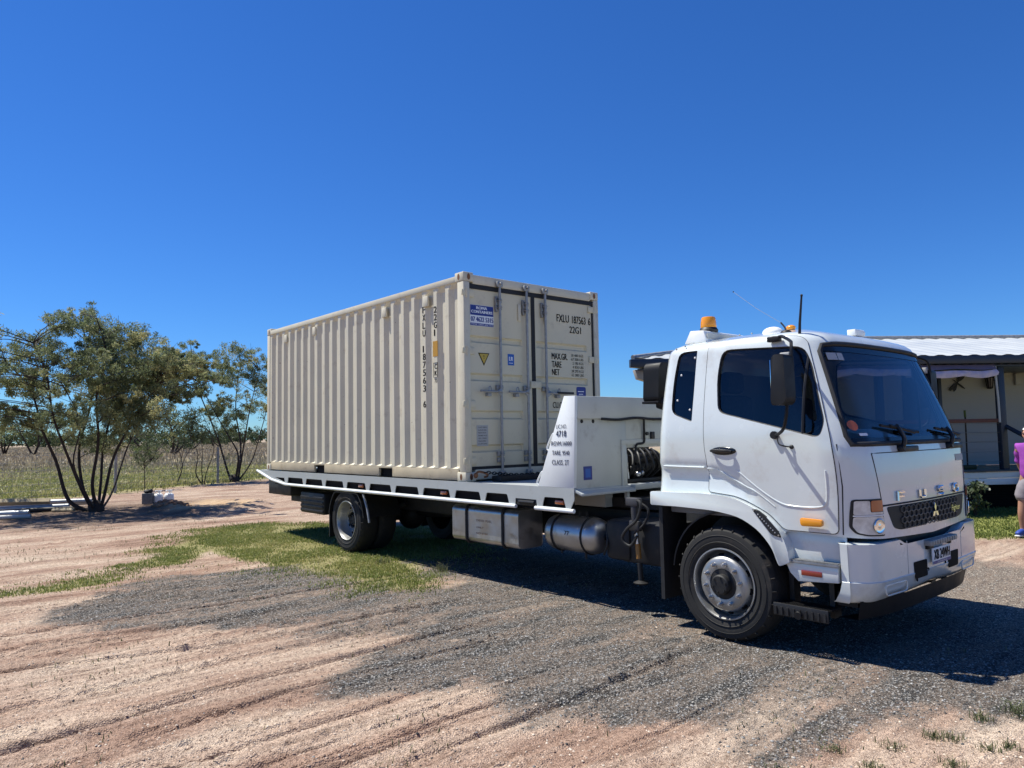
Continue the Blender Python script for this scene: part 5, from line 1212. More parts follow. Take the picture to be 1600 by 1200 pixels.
mb = MB(); mb.prism(round_poly([(.755,2.24),(.94,2.24),(.94,2.385),(.755,2.385)], .03, 3), YZ, DX+.001, DX+.005); st = mb.build('blue_sticker', 'blue_label', box)
mb = MB(); mb.box((DX+.0055,.78,2.315),(DX+.0058,.90,2.325)); mb.box((DX+.0055,.80,2.278),(DX+.0058,.88,2.288)); mb.build('sticker_text', 'label_white', st)
mb = MB(); mb.box((DX+.001,-1.02,1.60),(DX+.004,-.84,1.86)); cp = mb.build('data_plate', 'label_grey', box)
mb = MB()
for k in range(7): text(mb,('CSC SAFETY APPROVAL','AUS/LR/2021','MANUFACTURED 06','30480 KG','1.8G 192000','TRANSVERSE','CUSTOMS')[k],(DX+.0048,-1.0,1.825-.034*k),U,Vv,.14-.008*(k % 3),.016)
mb.build('plate_text', 'ink_black', cp)
# vertical lettering on the side
S0 = -CWd+.009; mb = MB(); US = (1, 0, 0)
def vstack(mb, s, x, z0, dz, w, h, y):
    for k, ch in enumerate(s):
        if ch != ' ': text(mb, ch, (x, y, z0-k*dz), US, Vv, w if ch not in '1I' else w*.35, h, .004)
ptc = (CL-.26)/22; xo = lambda i: -CL+.125+i*ptc          # start of outer flat i
for s_, z_ in (('FXLU', 3.36), ('187563', 3.36-.104*5), ('6', 3.36-.104*12)): vstack(mb, s_, xo(19)+.008, z_, .104, .062, .085, -CWd+.0105); (mb.build('side_number', 'ink_black', box), mb.__init__())
mb = MB()
vstack(mb, '22G1', xo(20)+.008, 3.33, .10, .062, .082, -CWd+.0105)
mb.build('side_type_code', 'ink_black', box); mb = MB()
vstack(mb, 'CK', xo(20)+.012, 2.60, .085, .05, .06, -CWd+.0105); text(mb, '70', (xo(20)+.008, -CWd+.0105, 2.42), US, Vv, .06, .05)
mb.tube([(xo(20)-.01, -CWd+.0105, 2.49), (xo(20)+.075, -CWd+.0105, 2.49), (xo(20)+.075, -CWd+.0105, 2.68), (xo(20)-.01, -CWd+.0105, 2.68)], .004, 4, closed=True)
mb.build('side_mark', 'ink_black', box)
mb = MB(); mb.box((xo(20)-.02, -CWd+.0085, 2.76), (xo(20)+.085, -CWd+.0115, 2.96)); yl = mb.build('height_label', 'label_yellow', box)
mb = MB(); text(mb, '2.6', (xo(20)-.01, -CWd+.0108, 2.87), US, Vv, .075, .05, .003); text(mb, 'M', (xo(20)+.005, -CWd+.0108, 2.79), US, Vv, .045, .045); mb.build('label_text', 'ink_black', yl)
# tie-down chain along the foot of the doors, with a rusty hook at the corner
mb = MB()
for k in range(27):
    t = k/26; c = Vector((.14+.16*t, -1.02+1.02*t, 1.285-.06*math.sin(t*math.pi)*.6-.03*t)); d = Vector((.16, 1.02, 0)).normalized(); e = Vector((0, 0, 1)) if k % 2 else Vector((1, -.15, 0)).normalized()
    mb.tube([c+d*(.030*math.cos(q*.785))+e*(.017*math.sin(q*.785)) for q in range(8)], .0065, 6, closed=True)
ch = mb.build('tie_down_chain', 'dark_metal', None); tag(ch, 'dark steel chain stretched along the foot of the container doors', 'chain')
hkb = MB(); hkb.tube(smooth_path([(.06,-1.11,1.27),(.10,-1.10,1.295),(.13,-1.05,1.285),(.14,-1.0,1.26),(.11,-.98,1.235),(.08,-1.0,1.225)], 6), .014, 8); hkb.ell((.07,-1.12,1.25), (.03,.03,.035), 10, 6)
hk = hkb.build('chain_hook', 'rust', None); tag(hk, 'rusty hook holding the chain at the near bottom corner of the container', 'hook')
# timber packers on the tray in front of the box
mb = MB(); mb.box((.10,-.90,1.167),(.28,.85,1.235),.01); pk = mb.build('timber_packer', 'chassis'); tag(pk, 'dark timber bearer lying across the tray in front of the container doors', 'bearer')
# ---------------------------------------------------------------- house behind the truck
yaw0 = YAW-R(90)+R(4.4)                                  # along the front of the house
HU = Vector((math.cos(yaw0), math.sin(yaw0), 0)); HV = Vector((-HU.y, HU.x, 0))
fh = Vector((math.cos(YAW), math.sin(YAW), 0)); rh = Vector((math.sin(YAW), -math.cos(YAW), 0))
H0 = Vector((CAM.x, CAM.y, 0))+fh*14.45+rh*(14.45*(993-800)/1150)   # left end of the eave
def HP(u, v, z): return H0+HU*u+HV*v+Vector((0, 0, z))
hroot = H0+HU*6+HV*3
house = empty('house', hroot, 'low weatherboard house on stumps with a white metal roof and dark gutters behind the truck', 'house')
Rh = Matrix.Rotation(yaw0, 3, 'Z')
def hb_(mb, lo, hi, bev=0.0):
    lo2 = Vector((min(lo[0], hi[0]), min(lo[1], hi[1]), min(lo[2], hi[2]))); hi2 = Vector((max(lo[0], hi[0]), max(lo[1], hi[1]), max(lo[2], hi[2])))
    c = (lo2+hi2)/2; h = (hi2-lo2)/2; P = [HP(c.x+a, c.y+b, c.z+d) for a in (-h.x, h.x) for b in (-h.y, h.y) for d in (-h.z, h.z)]; v = mb.verts(P); fs = []
    for q in ((0,1,3,2),(4,6,7,5),(0,4,5,1),(2,3,7,6),(0,2,6,4),(1,5,7,3)): fs.append(mb.face([v[i] for i in q]))
    if bev: mb.bevel(fs, bev)
ZE, LH, DH, FLR = 3.17, 16.0, 7.6, .84
HOR = [((0,0,ZE),(LH,0,ZE),(LH-2.7,2.7,ZE+.80),(2.7,2.7,ZE+.80))]
mb = MB()
def roof_face(P, along, n):
    """ribbed sheet: P = eave start, eave end, ridge end, ridge start (2-D along the eave)"""
    a, b, c, d = [Vector(p) for p in P]
    for i in range(n):
        pass
def sheet(a, b, c, d, ribs):
    """one roof plane with trapezoid ribs running up the slope"""
    N_ = ribs*4; up_ = (b-a).cross(d-a).normalized(); up_ = up_ if up_.z > 0 else -up_
    lo_, hi_ = [], []
    for i in range(N_+1):
        t = i/N_; h = .020 if i % 4 in (1, 2) else 0.0
        p = a.lerp(b, t); L_ = (b-a).length; x = t*L_
        q0 = (d-a).dot((b-a).normalized()); q1 = (c-a).dot((b-a).normalized()); rise = (d-a)-(b-a).normalized()*q0
        k = 1.0
        if x < q0 and q0 > 1e-6: k = x/q0
        if x > q1 and L_-q1 > 1e-6: k = (L_-x)/(L_-q1)
        lo_.append(p+up_*h); hi_.append(p+rise*max(k, 0)+up_*h)
    A, B = mb.verts(lo_), mb.verts(hi_)
    for i in range(N_): mb.face([A[i], A[i+1], B[i+1], B[i]])
e = [HP(-.05,-.06,ZE), HP(LH,-.06,ZE), HP(LH,DH,ZE), HP(4.1,DH,ZE)]; e5 = HP(2.6,2.5,ZE); r0_, r1_ = HP(4.6,3.6,ZE+.80), HP(LH-2.7,3.6,ZE+.80)
sheet(e[0], e[1], r1_, r0_, 44); sheet(e[2], e[3], r0_, r1_, 44); sheet(e[3], e5, r0_, r0_, 10); sheet(e5, e[0], r0_, r0_, 10); sheet(e[1], e[2], r1_, r1_, 16)
rf = mb.build('roof', 'roof_white', house, smooth=0)
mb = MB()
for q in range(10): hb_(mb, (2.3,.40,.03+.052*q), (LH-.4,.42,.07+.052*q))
hb_(mb, (2.3,.425,0), (LH-.4,.44,FLR-.31)); mb.build('underfloor_shade', 'ink_black', house)  # black slats and sheet added to stand for the shade under the floor
mb = MB(); mb.tube([r0_+Vector((0,0,.03)), r1_+Vector((0,0,.03))], .06, 8); mb.tube([e[0]+Vector((0,0,.03)), r0_+Vector((0,0,.03))], .05, 8); mb.tube([e[1]+Vector((0,0,.03)), r1_+Vector((0,0,.03))], .05, 8); mb.build('ridge_cap', 'galv', rf)
mb = MB(); hb_(mb, (-.12,-.16,ZE-.17), (LH,-.02,ZE-.012), .01); mb.prism([(-.10,-.02),(2.58,2.52),(2.68,2.42),(.02,-.02)], lambda a, b, t: HP(a, b, t), ZE-.17, ZE-.014); mb.prism([(2.58,2.53),(4.08,DH),(4.2,DH),(2.69,2.45)], lambda a, b, t: HP(a, b, t), ZE-.171, ZE-.015); mb.build('gutter', 'fascia_navy', house)
mb = MB(); mb.prism([(.05,.0),(LH,.0),(LH,DH),(4.15,DH),(2.65,2.5)], lambda a, b, t: HP(a, b, t), ZE-.22, ZE-.19); mb.build('soffit', 'fascia_navy', house)
mb = MB(); pr_ = [(.06,ZE-.18),(.62,ZE-.18),(.62,2.35),(.50,2.56),(.36,2.74),(.12,2.80)]
mb.prism(pr_, lambda a, b, t: HP(a, t, b), .25, .45, .01); mb.build('eave_bracket', 'wall_cream', house)
# weatherboards: real overlapping boards
def boards(mb, u0, u1, v, z0, z1, pitch=.18, sgn=-1):
    z = z0
    while z < z1-.01:
        t = min(z+pitch, z1); A = mb.verts([HP(u0,v+sgn*.022,z), HP(u1,v+sgn*.022,z), HP(u1,v+sgn*.004,t), HP(u0,v+sgn*.004,t), HP(u0,v,z), HP(u1,v,z)])
        mb.face([A[0],A[1],A[2],A[3]]); mb.face([A[4],A[5],A[1],A[0]]); z += pitch
VW = 1.9
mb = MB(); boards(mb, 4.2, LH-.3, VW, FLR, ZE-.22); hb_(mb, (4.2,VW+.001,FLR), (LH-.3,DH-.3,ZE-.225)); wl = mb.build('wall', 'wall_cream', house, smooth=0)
mb = MB(); hb_(mb, (6.75,VW-.03,FLR+.02), (7.52,VW-.005,2.86), .004); dr = mb.build('door', 'fascia_navy', house)
mb = MB(); hb_(mb, (6.67,VW-.045,FLR), (6.749,VW-.004,2.94), .004); hb_(mb, (7.521,VW-.045,FLR), (7.60,VW-.004,2.94), .004); mb.build('door_frame', 'fascia_navy', dr)
for u0 in (11.6, 13.6):
    mb = MB(); hb_(mb, (u0,VW-.05,1.5), (u0+1.4,VW-.006,2.7), .005); wf = mb.build('window', 'trim_white', house)
    mb = MB(); hb_(mb, (u0+.06,VW-.056,1.56), (u0+.68,VW-.05,2.64)); hb_(mb, (u0+.72,VW-.056,1.56), (u0+1.34,VW-.05,2.64)); mb.build('window_pane', 'black_gloss', wf)
# verandah: deck, white fascia, posts, rail
mb = MB()
for q in range(14): hb_(mb, (2.2,.06+.132*q,FLR-.04), (LH-.2,.06+.132*q+.122,FLR-.004))
mb.build('deck_boards', 'timber', house)
mb = MB(); hb_(mb, (2.2,.03,FLR-.17), (LH-.2,.055,FLR-.045), .004); hb_(mb, (2.2,.034,FLR-.30), (LH-.2,.056,FLR-.175), .004); mb.build('deck_fascia', 'trim_white', house)
mb = MB(); hb_(mb, (2.2,-.01,FLR-.04), (LH-.2,.058,FLR+.0), .006); mb.build('deck_edge', 'fascia_navy', house)
for u0 in (2.3, 5.0, 7.60, 10.8, 13.9):
    mb = MB(); hb_(mb, (u0,.07,FLR), (u0+.13,.20,ZE-.23), .006); mb.build('verandah_post', 'fascia_navy', house)
for u0 in (4.6, 6.4, 9.2, 12, 14.8):
    for v0 in (.35, 3.2, 6.6):
        mb = MB(); p = HP(u0, v0, 0); mb.cyl(p, p+Vector((0,0,FLR-.05)), .10, n=12); mb.build('stump', 'concrete_block', house)
mb = MB(); hb_(mb, (5.13,.10,1.80), (7.60,.17,1.88), .006); mb.build('rail', 'rail_brown', house)
mb = MB()
for z in (1.0, 1.2, 1.4, 1.6, 1.78): mb.tube([HP(5.13,.13,z), HP(7.60,.13,z)], .004, 4)
mb.split('rail_wire', 'wire', house)
mb = MB()
for q in range(4): hb_(mb, (7.95,-.25-.27*q,FLR-.18*(q+1)), (9.1,-.0-.27*q,FLR-.18*(q+1)+.04), .004)
for u0 in (7.93, 9.12): mb.prism([(.02,FLR-.05),(-1.2,.0),(-1.0,0),(.02,FLR-.30)], lambda a, b, t: HP(t, a, b), u0-.02, u0+.02)
mb.build('front_steps', 'fascia_navy', house)
mb = MB(); mb.tube([HP(7.72,.10,1.72), HP(7.80,-.25,1.53), HP(7.92,-1.0,1.08)], .045, 8); mb.build('stair_rail', 'fascia_navy', house)
mb = MB(); mb.tube([HP(7.80,-.28,1.56), HP(7.94,-1.05,1.10)], .03, 8); mb.build('stair_rail_sleeve', 'galv', house)
# things on the verandah
def on_house(name, label, cat, u, v, z): return empty(name, HP(u, v, z), label, cat)
aw = on_house('awning', 'purple grey roll-up awning with a scalloped pale edge under the verandah gutter', 'awning', 5.2, .02, ZE-.25)
mb = MB(); n = 60; A, B = [], []
for i in range(n+1):
    u = 3.7+3.75*i/n; A.append(HP(u, -.04, ZE-.19)); B.append(HP(u, -.10-.012*math.sin(i*.9), ZE-.285-.012*math.sin(i*.37)))
A, B = mb.verts(A), mb.verts(B)
for i in range(n): mb.face([A[i], A[i+1], B[i+1], B[i]])
mb.build('awning_cloth', 'awning_cloth', aw)
mb = MB(); A, B, C_ = [], [], []
for i in range(n*2+1):
    u = 3.7+3.75*i/n/2; zt_ = ZE-.285-.012*math.sin(i*.185)+.035*math.sin(i*.05); A.append(HP(u, -.101-.012*math.sin(i*.45), zt_)); C_.append(HP(u, -.14-.02*math.sin(i*.8), zt_-.06)); B.append(HP(u, -.115-.015*math.sin(i*.8+.5), zt_-.115-.03*abs(math.sin(i*.13))))
A, C_, B = mb.verts(A), mb.verts(C_), mb.verts(B)
for P, Q in ((A, C_), (C_, B)):
    for i in range(n*2): mb.face([P[i], P[i+1], Q[i+1], Q[i]])
mb.build('valance', 'awning_edge', aw, smooth=80)
mb = MB(); mb.tube([HP(7.47,-.03,2.94), HP(7.46,-.05,2.62), HP(7.50,-.02,2.3), HP(7.52,.0,1.80)], .022, 8); mb.tube([HP(7.40,-.06,2.94), HP(7.48,-.05,2.5)], .015, 6); mb.build('awning_arm', 'label_grey', aw)
dg_ = on_house('dragonfly_ornament', 'dark metal dragonfly ornament fixed to the weatherboard wall', 'ornament', 8.0, VW-.03, 2.6)
mb = MB(); c = Vector((7.95, 2.76)); 
def flat(mb, P, v0=VW-.055, v1=VW-.035): mb.prism(P, lambda a, b, t: HP(a, t, b), v0, v1)
def leaf2(c0, ang, L_, w_): 
    d = Vector((math.cos(ang), math.sin(ang))); e_ = Vector((-d.y, d.x)); return [tuple(c0+d*L_*t+e_*w_*s) for t, s in ((0, .1), (.4, .8), (.75, 1), (1, .3), (1, -.3), (.75, -1), (.4, -.8), (0, -.1))]
flat(mb, leaf2(c+Vector((-.07, .055)), R(-38), .36, .016)); mb.build('body', 'dark_metal', dg_)
for a_, l_ in ((224, .27), (243, .23), (42, .24), (61, .20)):
    mb = MB(); flat(mb, leaf2(c+Vector((.03, -.02)), R(a_), l_, .035), VW-.07, VW-.056); mb.build('wing', 'dark_metal', dg_)
ln = on_house('wall_lantern', 'black lantern hanging on the verandah wall beside the post', 'lantern', 8.7, VW-.12, 2.6)
mb = MB(); p = HP(8.70, VW-.14, 2.70); mb.lathe([(0,.24),(.03,.22),(.11,.14),(.10,.13),(0,.13)], p, (0,0,1), 8); mb.lathe([(0,-.13),(.05,-.12),(.07,-.09),(0,-.09)], p, (0,0,1), 8); mb.tube([p+Vector((0,0,.22)), HP(8.70, VW-.03, 2.92)], .012, 6)
for k in range(6): a_ = k*math.pi/3; d = Vector((math.cos(a_), math.sin(a_), 0)); mb.tube([p+d*.09+Vector((0,0,.13)), p+d*.06+Vector((0,0,-.1))], .008, 5)
mb.build('lantern_frame', 'dark_metal', ln)
mb = MB(); mb.lathe([(.078,.125),(.052,-.09)], p, (0,0,1), 8); mb.build('lantern_glass', 'black_gloss', ln)
mb = MB(); hb_(mb, (9.38,VW-.09,2.66), (9.52,VW-.02,2.93), .02); wlm = mb.build('wall_lamp', 'wall_cream'); tag(wlm, 'small pale rectangular wall lamp to the right of the verandah post', 'wall lamp')
br = on_house('broom', 'dark handled broom leaning on the verandah rail', 'broom', 6.95, .3, FLR)
mb = MB(); mb.tube([HP(7.02,.34,FLR+.08), HP(6.93,.20,2.02)], .016, 8); mb.build('broom_handle', 'dark_metal', br)
mb = MB(); mb.tube([HP(6.935,.21,1.92), HP(6.92,.195,2.06)], .022, 8); mb.build('handle_grip', 'bright_leaf', br)
mb = MB(); hb_(mb, (6.90,.30,FLR), (7.2,.40,FLR+.09), .02); mb.build('broom_head', 'far_leaf', br)
# flowering shrub in front of the house
# ---------------------------------------------------------------- person at the right edge
pbase = Vector((3.42, 6.86, 0))
person = empty('person', pbase, 'person in a purple polo shirt, grey shorts and blue shoes walking on the lawn', 'person')
toC = Vector((CAM.x, CAM.y, 0))-pbase; toC.normalize(); FRW = (toC*.86-rh*.50).normalized()   # facing
SID = Vector((FRW.y, -FRW.x, 0))                         # the walker's right hand side
pc = pbase+rh*.36+toC*0
def PB(f, s_, z): return pc+FRW*f+SID*s_+Vector((0, 0, z))
def skinned(name, nodes, edges, material, par, sub=2, root=0, flat=None):
    me = bpy.data.meshes.new(name); off = world_off(par)
    me.from_pydata([PB(*q[0])-off for q in nodes], edges, []); o = bpy.data.objects.new(name, me); COL.objects.link(o); o.parent = par
    sm = o.modifiers.new('skin', 'SKIN'); sm.use_smooth_shade = True
    for i, q in enumerate(nodes):
        r_ = q[1] if isinstance(q[1], tuple) else (q[1], q[1]); me.skin_vertices[0].data[i].radius = r_; me.skin_vertices[0].data[i].use_root = (i == root)
    ss = o.modifiers.new('sub', 'SUBSURF'); ss.levels = sub; ss.render_levels = sub
    dg = bpy.context.evaluated_depsgraph_get(); dg.update(); m2 = bpy.data.meshes.new_from_object(o.evaluated_get(dg)); o.modifiers.clear(); o.data = m2
    
    if material in ('shirt_purple', 'shorts_grey'):
        for v in m2.vertices:
            p_ = v.co*14; k_ = math.sin(p_.x*1.3+p_.z*2.1)*math.sin(p_.y*1.7-p_.z*1.1)+.6*math.sin(p_.z*3.3+p_.x*2.0+p_.y); v.co += v.normal*(.006*k_)
    m2.materials.clear(); m2.materials.append(MATS[material]); m2.polygons.foreach_set('use_smooth', [True]*len(m2.polygons)); return o
# right leg (nearest the picture's left) planted forward, left leg trailing
nodes = [((0,0,.93),(.135,.105)), ((0,0,1.08),(.125,.10)), ((.01,0,1.24),(.15,.105)), ((.0,0,1.38),(.13,.09)), ((.0,0,1.46),.058), ((.02,0,1.52),.055),
         ((.0,.10,.88),.095), ((.10,.13,.50),.060), ((.12,.14,.34),.058), ((.10,.14,.10),.040), ((.14,.145,.05),.038), ((.24,.16,.035),.034),
         ((.0,-.10,.88),.095), ((-.02,-.12,.50),.060), ((-.14,-.12,.34),.058), ((-.30,-.12,.14),.040), ((-.29,-.12,.06),.036), ((-.20,-.13,.035),.034),
         ((.0,.175,1.37),.060), ((-.10,.205,1.12),.044), ((-.13,.15,.90),.028), ((.0,-.185,1.37),.062), ((.04,-.245,1.12),.044), ((.14,-.24,.92),.028)]
edges = [(0,1),(1,2),(2,3),(3,4),(4,5),(0,6),(6,7),(7,8),(8,9),(9,10),(10,11),(0,12),(12,13),(13,14),(14,15),(15,16),(16,17),(3,18),(18,19),(19,20),(3,21),(21,22),(22,23)]
body = skinned('body', nodes, edges, 'skin_leg', person)
# head with face
mb = MB(); hc = PB(.035, 0, 1.585)
mb.ell((0,0,0), (.098,.078,.120), 28, 20)
for v in mb.bm.verts:
    p = v.co.copy(); f_, s_, z_ = p.x, p.y, p.z
    if z_ < 0: f_ *= 1+.06*(-z_/.12); s_ *= 1-.22*(-z_/.12)**1.5
    if f_ > .05 and abs(s_) < .022 and -.045 < z_ < .02: f_ += .020*(1-abs(s_)/.022)*(1-abs(z_+.02)/.035 if abs(z_+.02) < .035 else 0)
    if f_ > .05 and .012 < abs(s_) < .05 and -.0 < z_ < .035: f_ -= .008
    if f_ > .05 and abs(s_) < .03 and -.068 < z_ < -.055: f_ += .006
    v.co = hc+FRW*f_+SID*s_+Vector((0, 0, z_))
head = mb.build('head', 'skin', person, smooth=80)
mb = MB()
for s_ in (-1, 1): mb.ell(hc+SID*s_*.079+FRW*-.005+Vector((0,0,-.005)), (.014,.014,.032), 8, 6)
mb.build('ear', 'skin', head, smooth=80)
mb = MB()
for s_ in (-1, 1): mb.ell(hc+FRW*.086+SID*s_*.034+Vector((0,0,.012)), (.016,.016,.018), 10, 6); mb.tube([hc+FRW*.083+SID*s_*.05+Vector((0,0,.018)), hc+SID*s_*.083+Vector((0,0,.014))], .004, 5)
mb.tube([hc+FRW*.100+SID*-.02+Vector((0,0,.018)), hc+FRW*.100+SID*.02+Vector((0,0,.018))], .004, 5); mb.build('glasses', 'black_gloss', head)
mb = MB(); mb.tube([hc+FRW*(.086-.01*abs(q))+SID*q*.024+Vector((0,0,-.062)) for q in np.linspace(-1, 1, 6)], .005, 5); mb.build('mouth', 'skin_leg', head)
mb = MB(); mb.ell((0,0,0), (.108,.090,.118), 26, 16)
dl = [v for v in mb.bm.verts if (v.co.x > .045 and v.co.z < .062) or v.co.z < -.065 or (v.co.x > .02 and v.co.z < -.0)]
bmesh.ops.delete(mb.bm, geom=dl, context='VERTS')
for v in mb.bm.verts: p = v.co.copy(); k = 1+random.uniform(-.05, .06); v.co = hc+FRW*(p.x*k-.006)+SID*p.y*k+Vector((0, 0, p.z*k+.014))
mb.build('hair', 'hair_white', person, smooth=80)
# hands
for s_, wr, tip in ((1, (-.13,.15,.90), (-.14,.12,.82)), (-1, (.14,-.24,.92), (.18,-.235,.845))):
    wv, tv = Vector(wr), Vector(tip); d = (tv-wv).normalized()
    N_ = [(tuple(wv-d*.01), .024), (tuple(tv-d*.02), (.034,.016))]; E_ = [(0, 1)]
    for k in range(4):
        o_ = (k-1.5)*.017; L_ = (.068,.078,.072,.055)[k]; b = len(N_)
        a0 = tv+Vector((o_,0,0)); N_ += [(tuple(a0), .0095), (tuple(a0+d*L_*.5+Vector((.004,-s_*.006,0))), .0085), (tuple(a0+d*L_+Vector((.008,-s_*.026,.004))), .0072)]; E_ += [(1, b), (b, b+1), (b+1, b+2)]
    b = len(N_); N_ += [(tuple(wv+d*.03+Vector((.026,0,0))), .011), (tuple(wv+d*.06+Vector((.044,-s_*.006,0))), .0095), (tuple(wv+d*.085+Vector((.048,-s_*.012,0))), .008)]; E_ += [(0, b), (b, b+1), (b+1, b+2)]
    skinned('hand', N_, E_, 'skin', person, 2)
# clothes
shirt = skinned('polo_shirt', [((0,0,.85),(.185,.15)), ((0,0,1.0),(.172,.14)), ((.015,0,1.14),(.162,.130)), ((.01,0,1.28),(.168,.122)), ((0,0,1.395),(.135,.098)), ((.005,0,1.455),.070), ((-.005,.155,1.395),.078), ((-.05,.188,1.25),.066), ((-.09,.200,1.12),.060), ((-.005,-.17,1.395),.085), ((.02,-.222,1.25),.078), ((.035,-.245,1.15),.070)],
        [(0,1),(1,2),(2,3),(3,4),(4,5),(4,6),(6,7),(7,8),(4,9),(9,10),(10,11)], 'shirt_purple', person)
sh = skinned('shorts', [((0,0,.98),(.160,.128)), ((0,0,.86),(.170,.135)), ((.01,.10,.80),(.118,.115)), ((.06,.13,.66),(.118,.115)), ((.085,.135,.515),(.115,.112)), ((.0,-.10,.80),(.118,.115)), ((-.01,-.118,.66),(.116,.113)), ((-.03,-.125,.515),(.112,.110))],
        [(0,1),(1,2),(2,3),(3,4),(1,5),(5,6),(6,7)], 'shorts_grey', person)
for s_, an, toe, pitch in ((1, (.10,.14,.06), (.30,.165,.045), 0), (-1, (-.30,-.12,.075), (-.12,-.135,.03), .3)):
    a, t = Vector(an), Vector(toe); d = (t-a); d.z = 0
    skinned('shoe', [(tuple(a+Vector((-.05,0,.0))), (.045,.05)), (tuple(a+Vector((.02,0,.015))), (.047,.055)), (tuple(a+d*.6), (.048,.040)), (tuple(t-Vector((.02,0,0))), (.044,.030))], [(0,1),(1,2),(2,3)], 'shoe_blue', person)
    skinned('shoe_sole', [(tuple(a+Vector((-.055,0,-.045))), (.046,.016)), (tuple(a+d*.35-Vector((0,0,.045))), (.046,.016)), (tuple(t+Vector((0,0,-.028))), (.046,.014))], [(0,1),(1,2)], 'sole_white', person)
    skinned('sock', [(tuple(a+Vector((0,0,.03))), .047), (tuple(a+Vector((-.005+(.0 if s_ > 0 else .02),0,.085))), .046)], [(0,1)], 'sock_black', person)
    skinned('sock_top', [(tuple(a+Vector((-.002+(.0 if s_ > 0 else .03),0,.085))), .047), (tuple(a+Vector((.004+(.0 if s_ > 0 else .05),0,.125))), .049)], [(0,1)], 'sock_yellow', person)
# ---------------------------------------------------------------- trees
def leaf_cloud(name, centers, radii, per, leaf, material, par, tones=None, droop=.3, flat=1.0, rng=RNG):
    """many small leaf blades in clumps; centres and radii in metres"""
    C_ = np.repeat(np.asarray(centers), per, 0); Rr = np.repeat(np.asarray(radii), per); n = len(C_)
    d = rng.normal(size=(n, 3)); d /= np.linalg.norm(d, axis=1)[:, None]; d *= (rng.random(n)**.42)[:, None]; d[:, 2] *= flat
    P = C_+d*Rr[:, None]
    a = rng.normal(size=(n, 3)); a[:, 2] -= droop*1.5; a /= np.linalg.norm(a, axis=1)[:, None]
    b = np.cross(a, rng.normal(size=(n, 3))); b /= np.linalg.norm(b, axis=1)[:, None]
    L_ = leaf[0]*(.6+.8*rng.random(n))[:, None]; W_ = leaf[1]*(.7+.6*rng.random(n))[:, None]
    V_ = np.stack([P-a*L_*.5, P+b*W_*.5, P+a*L_*.5, P-b*W_*.5], 1).reshape(-1, 3); F_ = np.arange(4*n).reshape(-1, 4)
    ct = (rng.random(len(centers)) if tones is None else np.asarray(tones)); tn = np.clip(np.repeat(ct, per)*.7+.3*rng.random(n)+rng.normal(0, .10, n), 0, 1)
    return fast_mesh(name, V_, F_, material, par, tone=tn)
def limb(mb, pts, r0_, r1_, n=7, k=5):
    P = smooth_path(pts, k); m_ = len(P); mb.tube(P, r0_, n, rad=[r0_+(r1_-r0_)*(i/(m_-1))**.8 for i in range(m_)])
    return P
rh3 = Vector((rh.x, rh.y, 0))
def bush_tree(name, label, base, D, px_clumps, stems, per, leaf, crad, material='wattle_leaf', trunk_r=.06, depth=1.3, group=None, extra=2, seed=1, ppm=None, hz=688, bx_=0, stump=True, frac=1.0):
    """multi-stemmed tree: stems and clumps given as sideways offset / height, spread in depth too"""
    rng = np.random.default_rng(seed); rs = random.Random(seed)
    b = Vector(base); root = empty(name, b, label, 'tree', group)
    view = (b-Vector((CAM.x, CAM.y, 0))).normalized(); sd = Vector((view.y, -view.x, 0))
    f = lambda u, h, w=0: b+sd*u+view*w+Vector((0, 0, h))
    mb = MB(); tips = []
    for st in stems:
        pts = [f(q[0]+(rs.uniform(-.07, .07) if i_ not in (0,) else 0), q[1], q[2]+rs.uniform(-.1, .1)*(i_ > 0)) for i_, q in enumerate(st['p'])]; P = limb(mb, pts, st['r']*.78, st['r']*.2, 8); tips += [(p, .35+.65*(1-i/len(P))) for i, p in enumerate(P) if i > len(P)*.3]
    if stump: mb.ell(f(0, .08), (trunk_r*2.6, trunk_r*2.6, .22), 12, 8)
    cen, rad = [], []
    for (u, h, r_) in px_clumps:
        for q in range(extra):
            w_ = rs.gauss(0, depth*.6); cen.append(f(u+max(-.25, min(.25, rs.gauss(0, .16))), h+max(-.2, min(.16, rs.gauss(0, .12))), w_)); rad.append(r_*rs.uniform(.55, 1.1))
    for c, r_ in zip(cen, rad):                            # a thin branch from the nearest stem to every clump
        best = min(tips, key=lambda t: (t[0]-c).length+max(0, t[0].z-c.z+.15)*3)
        a = best[0]; mid = a.lerp(c, .5)+Vector((rs.uniform(-.08, .08), rs.uniform(-.08, .08), rs.uniform(.0, .12)))
        mb.tube(smooth_path([a, mid, c], 3), .02, 5, rad=None) if False else limb(mb, [a, mid, c], .016, .005, 5, 3)
        for q in range(3): limb(mb, [mid.lerp(c, rs.uniform(.2, .9)), c+Vector((rs.uniform(-1, 1), rs.uniform(-1, 1), rs.uniform(-.5, .9)))*r_*.9], .006, .003, 4, 2)
    mb.build('trunk', 'bark', root, smooth=60)
    sub_c, sub_r, sub_t = [], [], []
    for c, r_ in zip(cen, rad):
        tt = rs.random()**1.5
        for q in range(7):
            d = Vector((rs.gauss(0, 1), rs.gauss(0, 1), rs.gauss(0, .75))); sub_c.append((c+d*r_*.62)[:]); sub_r.append(r_*rs.uniform(.28, .62)); sub_t.append(min(1, max(0, tt*.8+rs.uniform(-.12, .3))))
    leaf_cloud('crown', sub_c, sub_r, max(4, per//7), leaf, material, root, tones=sub_t, flat=.8, rng=rng)
    return root
def clumps(lst, px0, ppm, hz, r_): return [((x-px0)/ppm, 1.739+(hz-y)/ppm, r_) for x, y in lst]
